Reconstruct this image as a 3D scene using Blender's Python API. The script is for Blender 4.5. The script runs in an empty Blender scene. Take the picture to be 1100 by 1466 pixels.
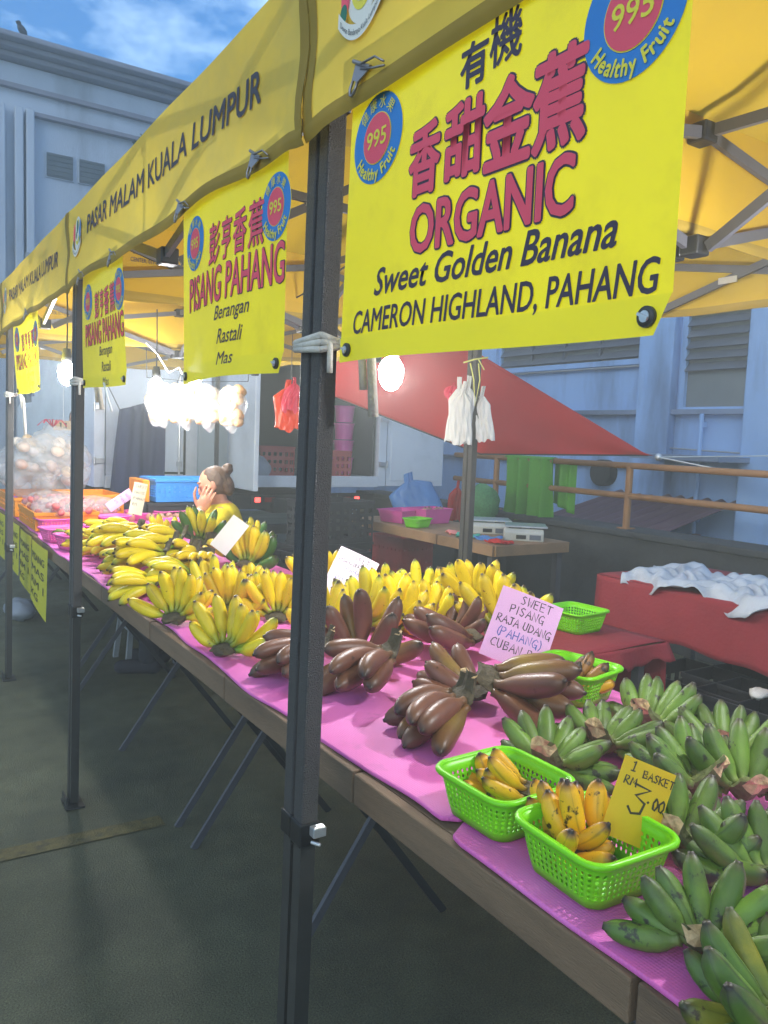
import bpy, bmesh, math, random
from mathutils import Vector, Matrix, Euler
R = math.radians
C = bpy.context.scene.collection
SC = bpy.context.scene

# ------------------------------------------------------------------ camera
cam_d = bpy.data.cameras.new('camera'); cam = bpy.data.objects.new('camera', cam_d); C.objects.link(cam)
cam_d.sensor_fit = 'VERTICAL'; cam_d.sensor_height = 36.0; cam_d.lens = 36.0*1120/1466
cam_d.clip_start = 0.05; cam_d.clip_end = 600
rx = Vector((0.83865446, -0.54327673, 0.03884701)); dn = Vector((-0.01900552, -0.10046899, -0.99475865)); fw = Vector((0.54433215, 0.83352047, -0.09458402))
m = Matrix((rx, -dn, -fw)).transposed().to_4x4(); m.translation = Vector((0, 0, 1.5)); cam.matrix_world = m
SC.camera = cam

# ------------------------------------------------------------------ world, sun, exposure
SC.view_settings.view_transform = 'Standard'; SC.view_settings.look = 'None'
SC.view_settings.exposure = 1.0; SC.view_settings.gamma = 1.0
W = bpy.data.worlds.new('World'); SC.world = W; W.use_nodes = True
nt = W.node_tree; nt.nodes.clear()
def wn(t): return nt.nodes.new(t)
sky = wn('ShaderNodeTexSky'); sky.sky_type = 'NISHITA'; sky.sun_disc = False
sky.sun_elevation = R(6); sky.sun_rotation = R(235); sky.ozone_density = 4.0; sky.air_density = 1.0; sky.dust_density = 0.3
tint = wn('ShaderNodeMix'); tint.data_type = 'RGBA'; tint.blend_type = 'MULTIPLY'; tint.inputs[0].default_value = 1.0
tint.inputs[7].default_value = (0.85, 1.22, 1.5, 1)
tc = wn('ShaderNodeTexCoord'); mp = wn('ShaderNodeMapping'); mp.inputs['Scale'].default_value = (1.5, 1.5, 3.2)
nz = wn('ShaderNodeTexNoise'); nz.inputs['Scale'].default_value = 2.6; nz.inputs['Detail'].default_value = 7; nz.inputs['Roughness'].default_value = .58
cr = wn('ShaderNodeValToRGB'); cr.color_ramp.elements[0].position = .42; cr.color_ramp.elements[1].position = .80
mx = wn('ShaderNodeMix'); mx.data_type = 'RGBA'; mx.inputs[7].default_value = (7.0, 9.2, 11.0, 1)
bg = wn('ShaderNodeBackground'); bg.inputs['Strength'].default_value = 0.15; wo = wn('ShaderNodeOutputWorld')
L = nt.links.new
L(sky.outputs[0], tint.inputs[6]); L(tc.outputs['Generated'], mp.inputs[0]); L(mp.outputs[0], nz.inputs['Vector']); L(nz.outputs['Fac'], cr.inputs[0])
L(tint.outputs[2], mx.inputs[6]); L(cr.outputs['Color'], mx.inputs[0]); L(mx.outputs[2], bg.inputs['Color']); L(bg.outputs[0], wo.inputs['Surface'])
sun_d = bpy.data.lights.new('sun', 'SUN'); sun_d.energy = 0.5; sun_d.angle = R(40); sun_d.color = (1.0, .93, .8)
sun = bpy.data.objects.new('sun', sun_d); C.objects.link(sun); sun.rotation_euler = (R(62), 0, R(-60))

# ------------------------------------------------------------------ helpers
def lin(c): return tuple(((x/255)/12.92 if x/255 <= .04045 else ((x/255+.055)/1.055)**2.4) for x in c)
class MB:
    def __init__(s): s.v = []; s.f = []; s.m = []; s.t = []; s.r = []
    def add(s, v, f, mat=0, t=None):
        o = len(s.v); s.v += [tuple(x) for x in v]; s.f += [tuple(i+o for i in q) for q in f]; s.m += [mat]*len(f)
        s.t += t if t else [0.0]*len(v); s.r += [0.0]*len(v)
    def box(s, c, d, mat=0, rot=None):
        v = [Vector((x*d[0]/2, y*d[1]/2, z*d[2]/2)) for x in (-1, 1) for y in (-1, 1) for z in (-1, 1)]
        if rot: e = Euler(rot).to_matrix(); v = [e @ p for p in v]
        s.add([p+Vector(c) for p in v], [(0,1,3,2),(4,6,7,5),(0,4,5,1),(2,3,7,6),(0,2,6,4),(1,5,7,3)], mat)
    def bar(s, a, b, w, h, mat=0, up=(0,0,1)):
        a = Vector(a); b = Vector(b); d = (b-a).normalized(); u = Vector(up)
        if abs(d.dot(u)) > .98: u = Vector((1,0,0))
        r = d.cross(u).normalized()*w/2; n = r.cross(d).normalized()*h/2
        v = [p+sr*r+sn*n for p in (a, b) for sr, sn in ((-1,-1),(1,-1),(1,1),(-1,1))]
        s.add(v, [(0,1,2,3),(7,6,5,4),(0,4,5,1),(1,5,6,2),(2,6,7,3),(3,7,4,0)], mat)
    def tube(s, pts, rad, seg=8, mat=0, caps=True, flat=1.0, t=None, up=None, mod=None):
        pts = [Vector(p) for p in pts]; n = len(pts)
        if not hasattr(rad, '__len__'): rad = [rad]*n
        if up is None:
            d0 = (pts[1]-pts[0]).normalized(); up = Vector((0,0,1)) if abs(d0.z) < .9 else Vector((1,0,0))
        up = Vector(up); v = []; tt = []
        for i, p in enumerate(pts):
            d = (pts[min(i+1,n-1)]-pts[max(i-1,0)]).normalized()
            a = d.cross(up)
            if a.length < 1e-5: a = d.orthogonal()
            a.normalize(); b = a.cross(d).normalized(); up = b
            for k in range(seg):
                q = 2*math.pi*k/seg; rr = rad[i]*(mod(q) if mod else 1)
                v.append(p+a*math.cos(q)*rr+b*math.sin(q)*rr*flat); tt.append(t[i] if t else 0.0)
        f = [(i*seg+k, i*seg+(k+1)%seg, (i+1)*seg+(k+1)%seg, (i+1)*seg+k) for i in range(n-1) for k in range(seg)]
        if caps: f += [tuple(range(seg-1,-1,-1)), tuple((n-1)*seg+k for k in range(seg))]
        s.add(v, f, mat, tt)
    def ell(s, c, r, rings=8, seg=12, mat=0, rot=None, fn=None):
        e = Euler(rot).to_matrix() if rot else None; v = []
        for i in range(rings+1):
            a = math.pi*i/rings
            for k in range(seg):
                b = 2*math.pi*k/seg
                p = Vector((math.sin(a)*math.cos(b), math.sin(a)*math.sin(b), math.cos(a)))
                if fn: p = p*fn(p)
                p = Vector((p.x*r[0], p.y*r[1], p.z*r[2]))
                if e: p = e @ p
                v.append(p+Vector(c))
        s.add(v, [(i*seg+k, (i+1)*seg+k, (i+1)*seg+(k+1)%seg, i*seg+(k+1)%seg) for i in range(rings) for k in range(seg)], mat)
    def grid(s, fn, nu, nv, mat=0):
        s.add([fn(i/nu, j/nv) for j in range(nv+1) for i in range(nu+1)],
              [(j*(nu+1)+i, j*(nu+1)+i+1, (j+1)*(nu+1)+i+1, (j+1)*(nu+1)+i) for j in range(nv) for i in range(nu)], mat)
    def prism(s, poly, h0, h1, mat=0, axes=(0,1,2)):      # poly in two axes, extruded on the third
        n = len(poly); v = []
        for h in (h0, h1):
            for p in poly:
                q = [0,0,0]; q[axes[0]] = p[0]; q[axes[1]] = p[1]; q[axes[2]] = h; v.append(q)
        s.add(v, [tuple(range(n-1,-1,-1)), tuple(range(n,2*n))]+[(i,(i+1)%n,n+(i+1)%n,n+i) for i in range(n)], mat)
    def build(s, name, mats, parent=None, smooth=False, bev=0, solid=0, loc=None, sub=0, tattr=False):
        me = bpy.data.meshes.new(name); me.from_pydata(s.v, [], s.f); me.update()
        if not isinstance(mats, (list, tuple)): mats = [mats]
        for q in mats: me.materials.append(q)
        me.polygons.foreach_set('material_index', s.m)
        bm = bmesh.new(); bm.from_mesh(me); bmesh.ops.remove_doubles(bm, verts=bm.verts, dist=1e-6)if not tattr else None
        if not solid: bmesh.ops.recalc_face_normals(bm, faces=bm.faces)
        bm.to_mesh(me); bm.free()
        if smooth: me.polygons.foreach_set('use_smooth', [True]*len(me.polygons))
        if tattr:
            at = me.attributes.new('along', 'FLOAT', 'POINT'); at.data.foreach_set('value', s.t); at = me.attributes.new('ridge', 'FLOAT', 'POINT'); at.data.foreach_set('value', s.r)
        o = bpy.data.objects.new(name, me); C.objects.link(o)
        if parent: o.parent = parent
        if loc: o.location = loc
        if solid: q = o.modifiers.new('solid', 'SOLIDIFY'); q.thickness = solid; q.offset = 0
        if bev: q = o.modifiers.new('bevel', 'BEVEL'); q.width = bev; q.segments = 2; q.limit_method = 'ANGLE'
        if sub: q = o.modifiers.new('sub', 'SUBSURF'); q.levels = sub; q.render_levels = sub
        return o
def tag(o, label=None, cat=None, group=None, kind=None):
    if label: o['label'] = label
    if cat: o['category'] = cat
    if group: o['group'] = group
    if kind: o['kind'] = kind
    return o
def thing(name, label, cat, loc=(0,0,0), rot=(0,0,0), group=None, scale=1.0):
    o = bpy.data.objects.new(name, None); C.objects.link(o); o.location = loc; o.rotation_euler = rot; o.scale = (scale,)*3
    o.empty_display_size = .05
    return tag(o, label, cat, group)
def dup(root, loc, rot, label, group=None, scale=None):
    r = root.copy(); C.objects.link(r); r.location = loc; r.rotation_euler = rot; r['label'] = label
    if group: r['group'] = group
    if scale: r.scale = (scale,)*3
    for ch in list(root.children):
        c = ch.copy(); C.objects.link(c); c.parent = r
        for g in list(ch.children):
            d = g.copy(); C.objects.link(d); d.parent = c
    return r

def mat(name, col, rough=.6, var=.12, scale=8., bump=0., bscale=None, metal=0., spec=.5, trans=0., stain=None, stain_amt=0., stain_scale=3., coat=0., rnd=0., obj=True, stretch=None):
    M = bpy.data.materials.new(name); M.use_nodes = True; n = M.node_tree; b = n.nodes['Principled BSDF']; K = n.links.new
    c = lin(col)
    tcn = n.nodes.new('ShaderNodeTexCoord'); vec = tcn.outputs['Object']
    if stretch:
        mpn = n.nodes.new('ShaderNodeMapping'); mpn.inputs['Scale'].default_value = stretch; K(vec, mpn.inputs[0]); vec = mpn.outputs[0]
    nz = n.nodes.new('ShaderNodeTexNoise'); nz.inputs['Scale'].default_value = scale; nz.inputs['Detail'].default_value = 6; K(vec, nz.inputs['Vector'])
    mr = n.nodes.new('ShaderNodeMapRange'); mr.inputs[1].default_value = .25; mr.inputs[2].default_value = .75; mr.inputs[3].default_value = 1-var; mr.inputs[4].default_value = 1+var
    K(nz.outputs['Fac'], mr.inputs[0])
    mm = n.nodes.new('ShaderNodeMix'); mm.data_type = 'RGBA'; mm.blend_type = 'MULTIPLY'; mm.inputs[0].default_value = 1
    mm.inputs[6].default_value = (*c, 1); K(mr.outputs[0], mm.inputs[7]); out = mm.outputs[2]
    if stain:
        n2 = n.nodes.new('ShaderNodeTexNoise'); n2.inputs['Scale'].default_value = stain_scale; n2.inputs['Detail'].default_value = 8; n2.inputs['Roughness'].default_value = .65; K(vec, n2.inputs['Vector'])
        r2 = n.nodes.new('ShaderNodeMapRange'); r2.inputs[1].default_value = .5; r2.inputs[2].default_value = .72; r2.inputs[3].default_value = 0; r2.inputs[4].default_value = stain_amt
        K(n2.outputs['Fac'], r2.inputs[0])
        m2 = n.nodes.new('ShaderNodeMix'); m2.data_type = 'RGBA'; m2.inputs[7].default_value = (*lin(stain), 1); K(out, m2.inputs[6]); K(r2.outputs[0], m2.inputs[0]); out = m2.outputs[2]
    if rnd:
        oi = n.nodes.new('ShaderNodeObjectInfo'); hs = n.nodes.new('ShaderNodeHueSaturation'); r3 = n.nodes.new('ShaderNodeMapRange')
        r3.inputs[3].default_value = 1-rnd; r3.inputs[4].default_value = 1+rnd; K(oi.outputs['Random'], r3.inputs[0]); K(r3.outputs[0], hs.inputs['Value']); K(out, hs.inputs['Color']); out = hs.outputs[0]
    K(out, b.inputs['Base Color']); b.inputs['Roughness'].default_value = rough; b.inputs['Metallic'].default_value = metal; b.inputs['Specular IOR Level'].default_value = spec
    if coat: b.inputs['Coat Weight'].default_value = coat; b.inputs['Coat Roughness'].default_value = .15
    if bump:
        bn = n.nodes.new('ShaderNodeTexNoise'); bn.inputs['Scale'].default_value = bscale or scale*4; bn.inputs['Detail'].default_value = 4; K(vec, bn.inputs['Vector'])
        bp = n.nodes.new('ShaderNodeBump'); bp.inputs['Strength'].default_value = bump; bp.inputs['Distance'].default_value = .01; K(bn.outputs['Fac'], bp.inputs['Height']); K(bp.outputs[0], b.inputs['Normal'])
    if trans:
        tr = n.nodes.new('ShaderNodeBsdfTranslucent'); K(out, tr.inputs['Color']); ms = n.nodes.new('ShaderNodeMixShader'); ms.inputs[0].default_value = trans
        K(b.outputs[0], ms.inputs[1]); K(tr.outputs[0], ms.inputs[2]); K(ms.outputs[0], n.nodes['Material Output'].inputs['Surface'])
    return M
def emit(name, col, st):
    M = bpy.data.materials.new(name); M.use_nodes = True; n = M.node_tree; n.nodes.clear()
    e = n.nodes.new('ShaderNodeEmission'); e.inputs[0].default_value = (*col, 1); e.inputs[1].default_value = st; o = n.nodes.new('ShaderNodeOutputMaterial'); n.links.new(e.outputs[0], o.inputs[0]); return M

# text as flat polygons (the font Blender carries)
_tc = {}
def text_geo(body, offset=0.0, xs=1.0, shear=0.0):
    key = (body, offset, xs, shear)
    if key in _tc: return _tc[key]
    cu = bpy.data.curves.new('lettering', 'FONT'); cu.body = body; cu.size = 1.0; cu.fill_mode = 'BOTH' ; cu.dimensions = '2D'; cu.offset = offset; cu.resolution_u = 3; cu.shear = shear
    o = bpy.data.objects.new('lettering', cu); C.objects.link(o); dg = bpy.context.evaluated_depsgraph_get(); dg.update()
    me = bpy.data.meshes.new_from_object(o.evaluated_get(dg))
    v = [(p.co.x*xs, p.co.y) for p in me.vertices]; f = [tuple(q.vertices) for q in me.polygons]
    bpy.data.objects.remove(o); bpy.data.curves.remove(cu); bpy.data.meshes.remove(me)
    x0 = min(p[0] for p in v); x1 = max(p[0] for p in v); y0 = min(p[1] for p in v); y1 = max(p[1] for p in v)
    _tc[key] = (v, f, (x0, x1, y0, y1)); return _tc[key]
def put_text(mb, fn, body, u0, u1, v0, v1, mat, lift, bold=0.0, shear=0.0, grow=0.0, slope=0.0, keep=None):
    """fit the text's box to u0..u1, v0..v1; bold and grow thicken the strokes by overlaying shifted copies"""
    v, f, bx = text_geo(body, 0.0, 1.0, shear)
    sx = (u1-u0)/(bx[1]-bx[0]); sy = (v1-v0)/(bx[3]-bx[2]); rad = (bold+grow)*min(abs(sy), abs(sx)*1.4); k = 0
    sh = [(0,0)]
    if rad > 0:
        for rr, n in ((.55,6),(1.0,12)) if rad > .0016 else ((1.0,8),): sh += [(rad*rr*math.cos(2*math.pi*i/n), rad*rr*math.sin(2*math.pi*i/n)) for i in range(n)]
    for dx, dy in sh:
        mb.add([fn(u0+(p[0]-bx[0])*sx+dx, v0+(p[1]-bx[2])*sy+dy+slope*(p[0]-bx[0])*sx, lift+k*1.5e-5) for p in v], f, mat); k += 1
def put_disc(mb, fn, cu_, cv, ru, rv, mat, lift, n=40, r0=0.0):
    if r0 == 0: mb.add([fn(cu_+ru*math.cos(2*math.pi*k/n), cv+rv*math.sin(2*math.pi*k/n), lift) for k in range(n)], [tuple(range(n))], mat)
    else:
        v = [fn(cu_+ru*q*math.cos(2*math.pi*k/n), cv+rv*q*math.sin(2*math.pi*k/n), lift) for q in (r0, 1) for k in range(n)]
        mb.add(v, [(k, n+k, n+(k+1)%n, (k+1)%n) for k in range(n)], mat)
def put_arc_text(mb, fn, body, cu_, cv, rad, size, a_mid, a_span, mat, lift, flip=False, bold=0.02, ry=1.0):
    ws = []
    for ch in body: ws.append(.32 if ch == ' ' else text_geo(ch)[2][1]-text_geo(ch)[2][0]+.10)
    tot = sum(ws); s = 0.0; k = 0
    for ch, w_ in zip(body, ws):
        q = (s+w_/2)/tot-.5; s += w_
        if ch == ' ': continue
        v, f, bx = text_geo(ch); c = (bx[0]+bx[1])/2; fit = min(size, a_span*rad/tot*1.0)
        a = a_mid+(q*a_span if flip else -q*a_span); t = a+math.pi/2 if flip else a-math.pi/2
        ct, st = math.cos(t), math.sin(t)
        for dx, dy in ((0,0),(bold,0),(-bold,0),(0,bold),(0,-bold)):
            pts = []
            for p in v:
                x = (p[0]-c+dx)*fit; y = (p[1]-.35+dy)*size
                pts.append(fn(cu_+rad*math.cos(a)+x*ct-y*st, cv+ry*(rad*math.sin(a)+x*st+y*ct), lift+k*1.5e-5))
            mb.add(pts, f, mat); k = (k+1)%6
# handwriting: marker strokes
HW = {'A':[[(0,0),(.3,1),(.6,0)],[(.12,.38),(.5,.38)]],'B':[[(0,0),(0,1),(.4,.95),(.45,.7),(.05,.52),(.5,.42),(.52,.12),(0,0)]],'C':[[(.55,.85),(.35,1),(.1,.8),(0,.4),(.15,.05),(.5,.1)]],
'D':[[(0,0),(0,1),(.35,.9),(.55,.55),(.4,.1),(0,0)]],'E':[[(.5,1),(0,1),(0,0),(.5,0)],[(0,.52),(.42,.55)]],'G':[[(.55,.85),(.35,1),(.1,.8),(0,.4),(.15,.05),(.45,.05),(.55,.4),(.3,.4)],[(.55,.4),(.55,-.15)]],
'H':[[(0,0),(0,1)],[(.55,0),(.55,1)],[(0,.5),(.55,.52)]],'I':[[(.1,0),(.12,1)]],'J':[[(.1,1),(.6,1)],[(.4,1),(.4,.15),(.2,0),(0,.2)]],'K':[[(0,0),(0,1)],[(.5,1),(.02,.5),(.55,0)]],'L':[[(0,1),(0,0),(.45,0)]],
'M':[[(0,0),(.08,1),(.3,.35),(.55,1),(.65,0)]],'N':[[(0,0),(.03,1),(.5,0),(.55,1)]],'O':[[(.3,1),(.05,.7),(.05,.25),(.3,0),(.55,.3),(.55,.75),(.3,1)]],'P':[[(0,0),(.03,1),(.4,.98),(.5,.75),(.35,.52),(.02,.48)]],
'R':[[(0,0),(.03,1),(.4,.98),(.48,.75),(.3,.52),(.02,.48),(.55,0)]],'S':[[(.5,.9),(.25,1),(.05,.8),(.25,.55),(.48,.3),(.3,0),(0,.1)]],'T':[[(0,.97),(.6,1)],[(.3,1),(.28,0)]],'U':[[(0,1),(0,.25),(.2,0),(.45,.15),(.5,1)]],
'W':[[(0,1),(.12,0),(.3,.7),(.48,0),(.6,1)]],'Y':[[(0,1),(.28,.5),(.55,1)],[(.28,.5),(.25,0)]],'(':[[(.3,1.1),(.1,.7),(.1,.2),(.3,-.15)]],')':[[(.05,1.1),(.25,.7),(.25,.2),(.05,-.15)]],
'1':[[(.1,.8),(.25,1),(.22,0)],[(.05,0),(.4,.03)]],'3':[[(0,1),(.6,.95),(.15,.6),(.5,.4),(.45,.05),(.15,-.05),(0,.15)]],'0':[[(.25,1),(.02,.6),(.1,.1),(.3,0),(.5,.4),(.42,.85),(.25,1)]],'.':[[(.1,.45),(.16,.4)]],'/':[[(0,0),(.5,1)]]}
def hand_write(mb, fn, body, u, v, size, width, mat, lift=.0008, rs=1, adv=.78):
    rg = random.Random(rs)
    for ch in body:
        if ch == ' ': u += size*.5; continue
        for st in HW[ch]:
            p = [Vector((u+(x+rg.uniform(-.03,.03))*size, v+(y+rg.uniform(-.03,.03))*size)) for x, y in st]
            vs = []
            for i in range(len(p)):
                d = p[min(i+1,len(p)-1)]-p[max(i-1,0)]; d = d.normalized() if d.length > 0 else Vector((1,0)); q = Vector((-d.y, d.x))*width/2*rg.uniform(.8,1.15)
                e = d*width*.3*(-1 if i == 0 else 1 if i == len(p)-1 else 0)
                vs += [fn(*(p[i]+q+e), lift), fn(*(p[i]-q+e), lift)]
            mb.add(vs, [(2*i, 2*i+1, 2*i+3, 2*i+2) for i in range(len(p)-1)], mat)
        u += size*(adv if ch not in 'I(' else adv*.55)
    return u

# ------------------------------------------------------------------ materials
M = {}
def asphalt():
    q = bpy.data.materials.new('asphalt'); q.use_nodes = True; n = q.node_tree; b = n.nodes['Principled BSDF']; K = n.links.new; tcn = n.nodes.new('ShaderNodeTexCoord')
    def noise(s, d=6, r=.6): k = n.nodes.new('ShaderNodeTexNoise'); k.inputs['Scale'].default_value = s; k.inputs['Detail'].default_value = d; k.inputs['Roughness'].default_value = r; K(tcn.outputs['Object'], k.inputs[0]); return k.outputs[0]
    def rng(x, a, c, lo, hi): k = n.nodes.new('ShaderNodeMapRange'); k.inputs[1].default_value = a; k.inputs[2].default_value = c; k.inputs[3].default_value = lo; k.inputs[4].default_value = hi; K(x, k.inputs[0]); return k.outputs[0]
    def mul(x, y): k = n.nodes.new('ShaderNodeMath'); k.operation = 'MULTIPLY'; K(x, k.inputs[0]); K(y, k.inputs[1]); return k.outputs[0]
    st = rng(noise(190, 3, .7), .3, .72, .35, 1.9); pa = rng(noise(.8, 8, .62), .3, .7, .55, 1.5); mid = rng(noise(6, 6, .65), .3, .7, .75, 1.25)
    v = mul(mul(st, pa), mid)
    mm = n.nodes.new('ShaderNodeMix'); mm.data_type = 'RGBA'; mm.blend_type = 'MULTIPLY'; mm.inputs[0].default_value = 1; mm.inputs[6].default_value = (*lin((86,87,64)),1); K(v, mm.inputs[7]); K(mm.outputs[2], b.inputs['Base Color'])
    K(rng(noise(1.1, 5), .35, .65, .38, .8), b.inputs['Roughness'])
    bp = n.nodes.new('ShaderNodeBump'); bp.inputs['Strength'].default_value = .8; bp.inputs['Distance'].default_value = .006; K(noise(150, 4, .7), bp.inputs['Height']); K(bp.outputs[0], b.inputs['Normal']); return q
M['asphalt'] = asphalt()
M['line'] = mat('worn_line_paint', (104,94,52), .7, .35, 30, .5, 150, stain=(60,58,48), stain_amt=1.0, stain_scale=22)
M['wall_grey'] = mat('pale_render', (192,198,210), .85, .10, 1.2, .3, 30, stain=(128,132,138), stain_amt=.8, stain_scale=.7, stretch=(1.6,1.6,.35))
M['wall_trim'] = mat('cornice_render', (142,140,152), .85, .12, 2, .2, 30)
M['wall_blue'] = mat('blue_render', (150,184,228), .8, .08, 1.0, .3, 25, stain=(96,116,146), stain_amt=.75, stain_scale=1.1, stretch=(1.7,1.7,.35))
M['wall_lower'] = mat('dado_render', (126,140,164), .85, .12, 1.4, .3, 20, stain=(80,88,100), stain_amt=.7, stain_scale=1.2)
M['louvre'] = mat('louvre_grey', (92,98,110), .5, .1, 6)
M['winglass'] = mat('dusty_pane', (120,126,128), .28, .15, 2)
M['windark'] = mat('dark_pane', (98,102,106), .3, .15, 3)
M['pipe'] = mat('pipe_grey', (150,154,160), .6, .1, 4)
M['concrete'] = mat('dark_concrete', (62,64,66), .9, .2, 5, .5, 40, stain=(34,34,36), stain_amt=.8, stain_scale=2)
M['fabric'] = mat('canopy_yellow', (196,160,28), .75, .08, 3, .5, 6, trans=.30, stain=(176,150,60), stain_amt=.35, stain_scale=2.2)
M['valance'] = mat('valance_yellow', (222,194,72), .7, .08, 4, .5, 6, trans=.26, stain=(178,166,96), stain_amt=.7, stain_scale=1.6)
M['seam'] = mat('valance_seam', (150,124,38), .8, .1, 9, trans=.1)
M['lettergrey'] = mat('letter_grey', (66,62,72), .7, .05, 5)
M['banner'] = mat('banner_vinyl', (226,214,10), .32, .07, 4, .45, 4, trans=.24, stain=(176,160,30), stain_amt=.35, stain_scale=9)
M['hem'] = mat('banner_hem', (222,212,24), .38, .04, 5, .1, 6, trans=.2)
M['bred'] = mat('print_red', (255,98,122), .45, .03, 5, trans=.3)
M['bdark'] = mat('print_dark', (58,46,66), .5, .03, 5)
M['bblue'] = mat('print_blue', (48,138,222), .45, .03, 5, trans=.2)
M['byel'] = mat('print_yellow', (242,226,60), .45, .03, 5, trans=.1)
M['bwhite'] = mat('print_white', (226,222,210), .5, .03, 5)
M['bgreen'] = mat('print_green', (30,110,80), .5, .03, 5)
M['steel_dark'] = mat('speckled_black_paint', (66,65,65), .36, .35, 300, .8, 420, spec=.6, stain=(88,86,84), stain_amt=.35, stain_scale=6)
M['steel_in'] = mat('inner_leg_steel', (52,52,50), .5, .15, 30)
M['strut'] = mat('strut_grey', (74,74,80), .45, .12, 12, spec=.6)
M['alu'] = mat('aluminium', (205,206,208), .3, .08, 20, metal=.7)
M['blackplastic'] = mat('black_plastic', (26,26,28), .45, .1, 12)
M['clip'] = mat('clip_steel', (150,142,140), .35, .12, 40, metal=.75)
M['rope'] = mat('white_rope', (206,200,190), .9, .1, 60, .4, 200)
M['twine'] = mat('raffia_twine', (206,206,120), .7, .1, 30)
M['wire'] = mat('wire_black', (22,22,24), .5)
M['whitewire'] = mat('wire_white', (214,214,212), .5)
M['bulb'] = emit('lamp_glow', (.96,.98,1.0), 290.0)
M['wood'] = mat('table_wood', (120,98,76), .75, .22, 5, .4, 60, stretch=(8,1,8), stain=(62,50,42), stain_amt=.7, stain_scale=2.5)
M['mat'] = mat('pink_foam', (214,94,188), .68, .05, 4, .0)
M['redcloth'] = mat('maroon_cloth', (138,40,52), .9, .1, 8, .3, 60)
M['tarp'] = mat('red_tarp', (204,46,44), .7, .08, 3, .25, 5, trans=.3)
M['lime'] = mat('lime_plastic', (126,222,12), .35, .04, 4, trans=.12)
M['pinkp'] = mat('pink_plastic', (228,92,176), .38, .05, 4, trans=.1)
M['orangep'] = mat('orange_plastic', (238,150,24), .42, .06, 5, trans=.08)
M['bluep'] = mat('blue_plastic', (58,140,222), .4, .06, 5)
M['redp'] = mat('red_plastic', (178,66,70), .45, .1, 5)
M['blackp'] = mat('dark_crate_plastic', (38,40,46), .5, .15, 6)
M['truck'] = mat('truck_white', (222,228,236), .4, .05, 2, stain=(150,156,164), stain_amt=.4, stain_scale=1.5)
M['truckin'] = mat('truck_inside', (70,76,80), .7, .12, 3)
M['chassis'] = mat('chassis_black', (30,31,34), .55, .15, 6)
M['tail'] = emit('tail_lamp_red', (1,.06,.05), 3.0)
M['taildim'] = mat('tail_lens', (150,20,22), .25)
M['plate'] = mat('plate_black', (24,24,26), .4)
M['rail'] = mat('rail_orange', (156,110,68), .6, .12, 7, stain=(120,84,60), stain_amt=.5, stain_scale=6)
M['greencloth'] = mat('green_cloth', (80,148,42), .85, .1, 5, .3, 20)
M['navy'] = mat('navy_sheet', (52,60,96), .8, .1, 3, .3, 6)
M['zinc'] = mat('zinc_roof', (88,62,72), .6, .15, 3)
M['paperwhite'] = mat('card_white', (236,234,230), .7, .02, 3, trans=.1)
M['paperlav'] = mat('card_lavender', (240,224,242), .7, .03, 3, trans=.1)
M['paperpink'] = mat('card_pink', (226,176,224), .7, .03, 3, trans=.1)
M['papercream'] = mat('card_cream', (222,216,196), .7, .03, 3, trans=.1)
M['paperyellow'] = mat('card_yellow', (226,190,10), .6, .03, 3, trans=.1)
M['papergreen'] = mat('sheet_yellow', (206,200,40), .6, .06, 3, trans=.15)
M['ink'] = mat('marker_ink', (40,32,44), .6, .02)
M['inkblue'] = mat('marker_blue', (62,84,170), .6, .02)
M['inkyellow'] = mat('marker_on_yellow', (60,54,24), .6, .02)
M['cardboard'] = mat('cardboard', (214,186,150), .8, .06, 8)
M['skin'] = mat('skin', (188,132,106), .5, .06, 14, .1, 120)
M['hair'] = mat('hair_brown', (84,64,52), .55, .25, 60, .5, 140, stretch=(1,1,.15))
M['shirt'] = mat('shirt_yellow', (206,190,22), .85, .06, 10, .3, 40)
M['cuff'] = mat('sleeve_orange', (236,96,60), .85, .05, 10)
M['shirtblue'] = mat('shirt_pale_blue', (150,180,206), .85, .06, 10, .3, 40)
M['trouser'] = mat('dark_trousers', (44,46,56), .85, .1, 10)
M['bag'] = mat('white_bag', (232,232,232), .45, .03, 9, .5, 14, trans=.3)
M['scale'] = mat('scale_case', (186,184,174), .45, .06, 6)
M['pan'] = mat('scale_pan', (190,192,194), .3, .06, 8, metal=.6)
M['chips'] = mat('puffed_snack', (238,204,152), .7, .12, 30, .6, 60, trans=.3)
M['newspaper'] = mat('grey_plastic_sheet', (176,184,198), .55, .12, 9, .5, 14, stain=(110,120,140), stain_amt=.6, stain_scale=7)
M['shallot'] = mat('shallot_skin', (190,96,96), .5, .2, 22, rnd=.2)
M['fruit'] = mat('brown_fruit', (170,120,104), .45, .2, 18, .2, 60, stain=(120,64,66), stain_amt=.6, stain_scale=9, rnd=.18)
M['meshgreen'] = mat('green_mesh', (72,130,80), .7, .35, 60, .4, 90)
M['redbag'] = mat('red_bag', (214,44,36), .4, .12, 9, .5, 14, trans=.25)
M['orangebag'] = mat('orange_bag', (236,80,40), .4, .08, 9, .6, 20, trans=.3)
M['pinkbag'] = mat('magenta_bag', (226,60,96), .4, .08, 9, .4, 14, trans=.3)
M['bluebag'] = mat('blue_bag', (92,150,214), .35, .08, 9, .5, 14, trans=.35)
M['greybag'] = mat('grey_bag', (150,156,166), .5, .12, 8, .5, 14)
M['black'] = mat('flat_black', (14,14,15), .8)
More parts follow.
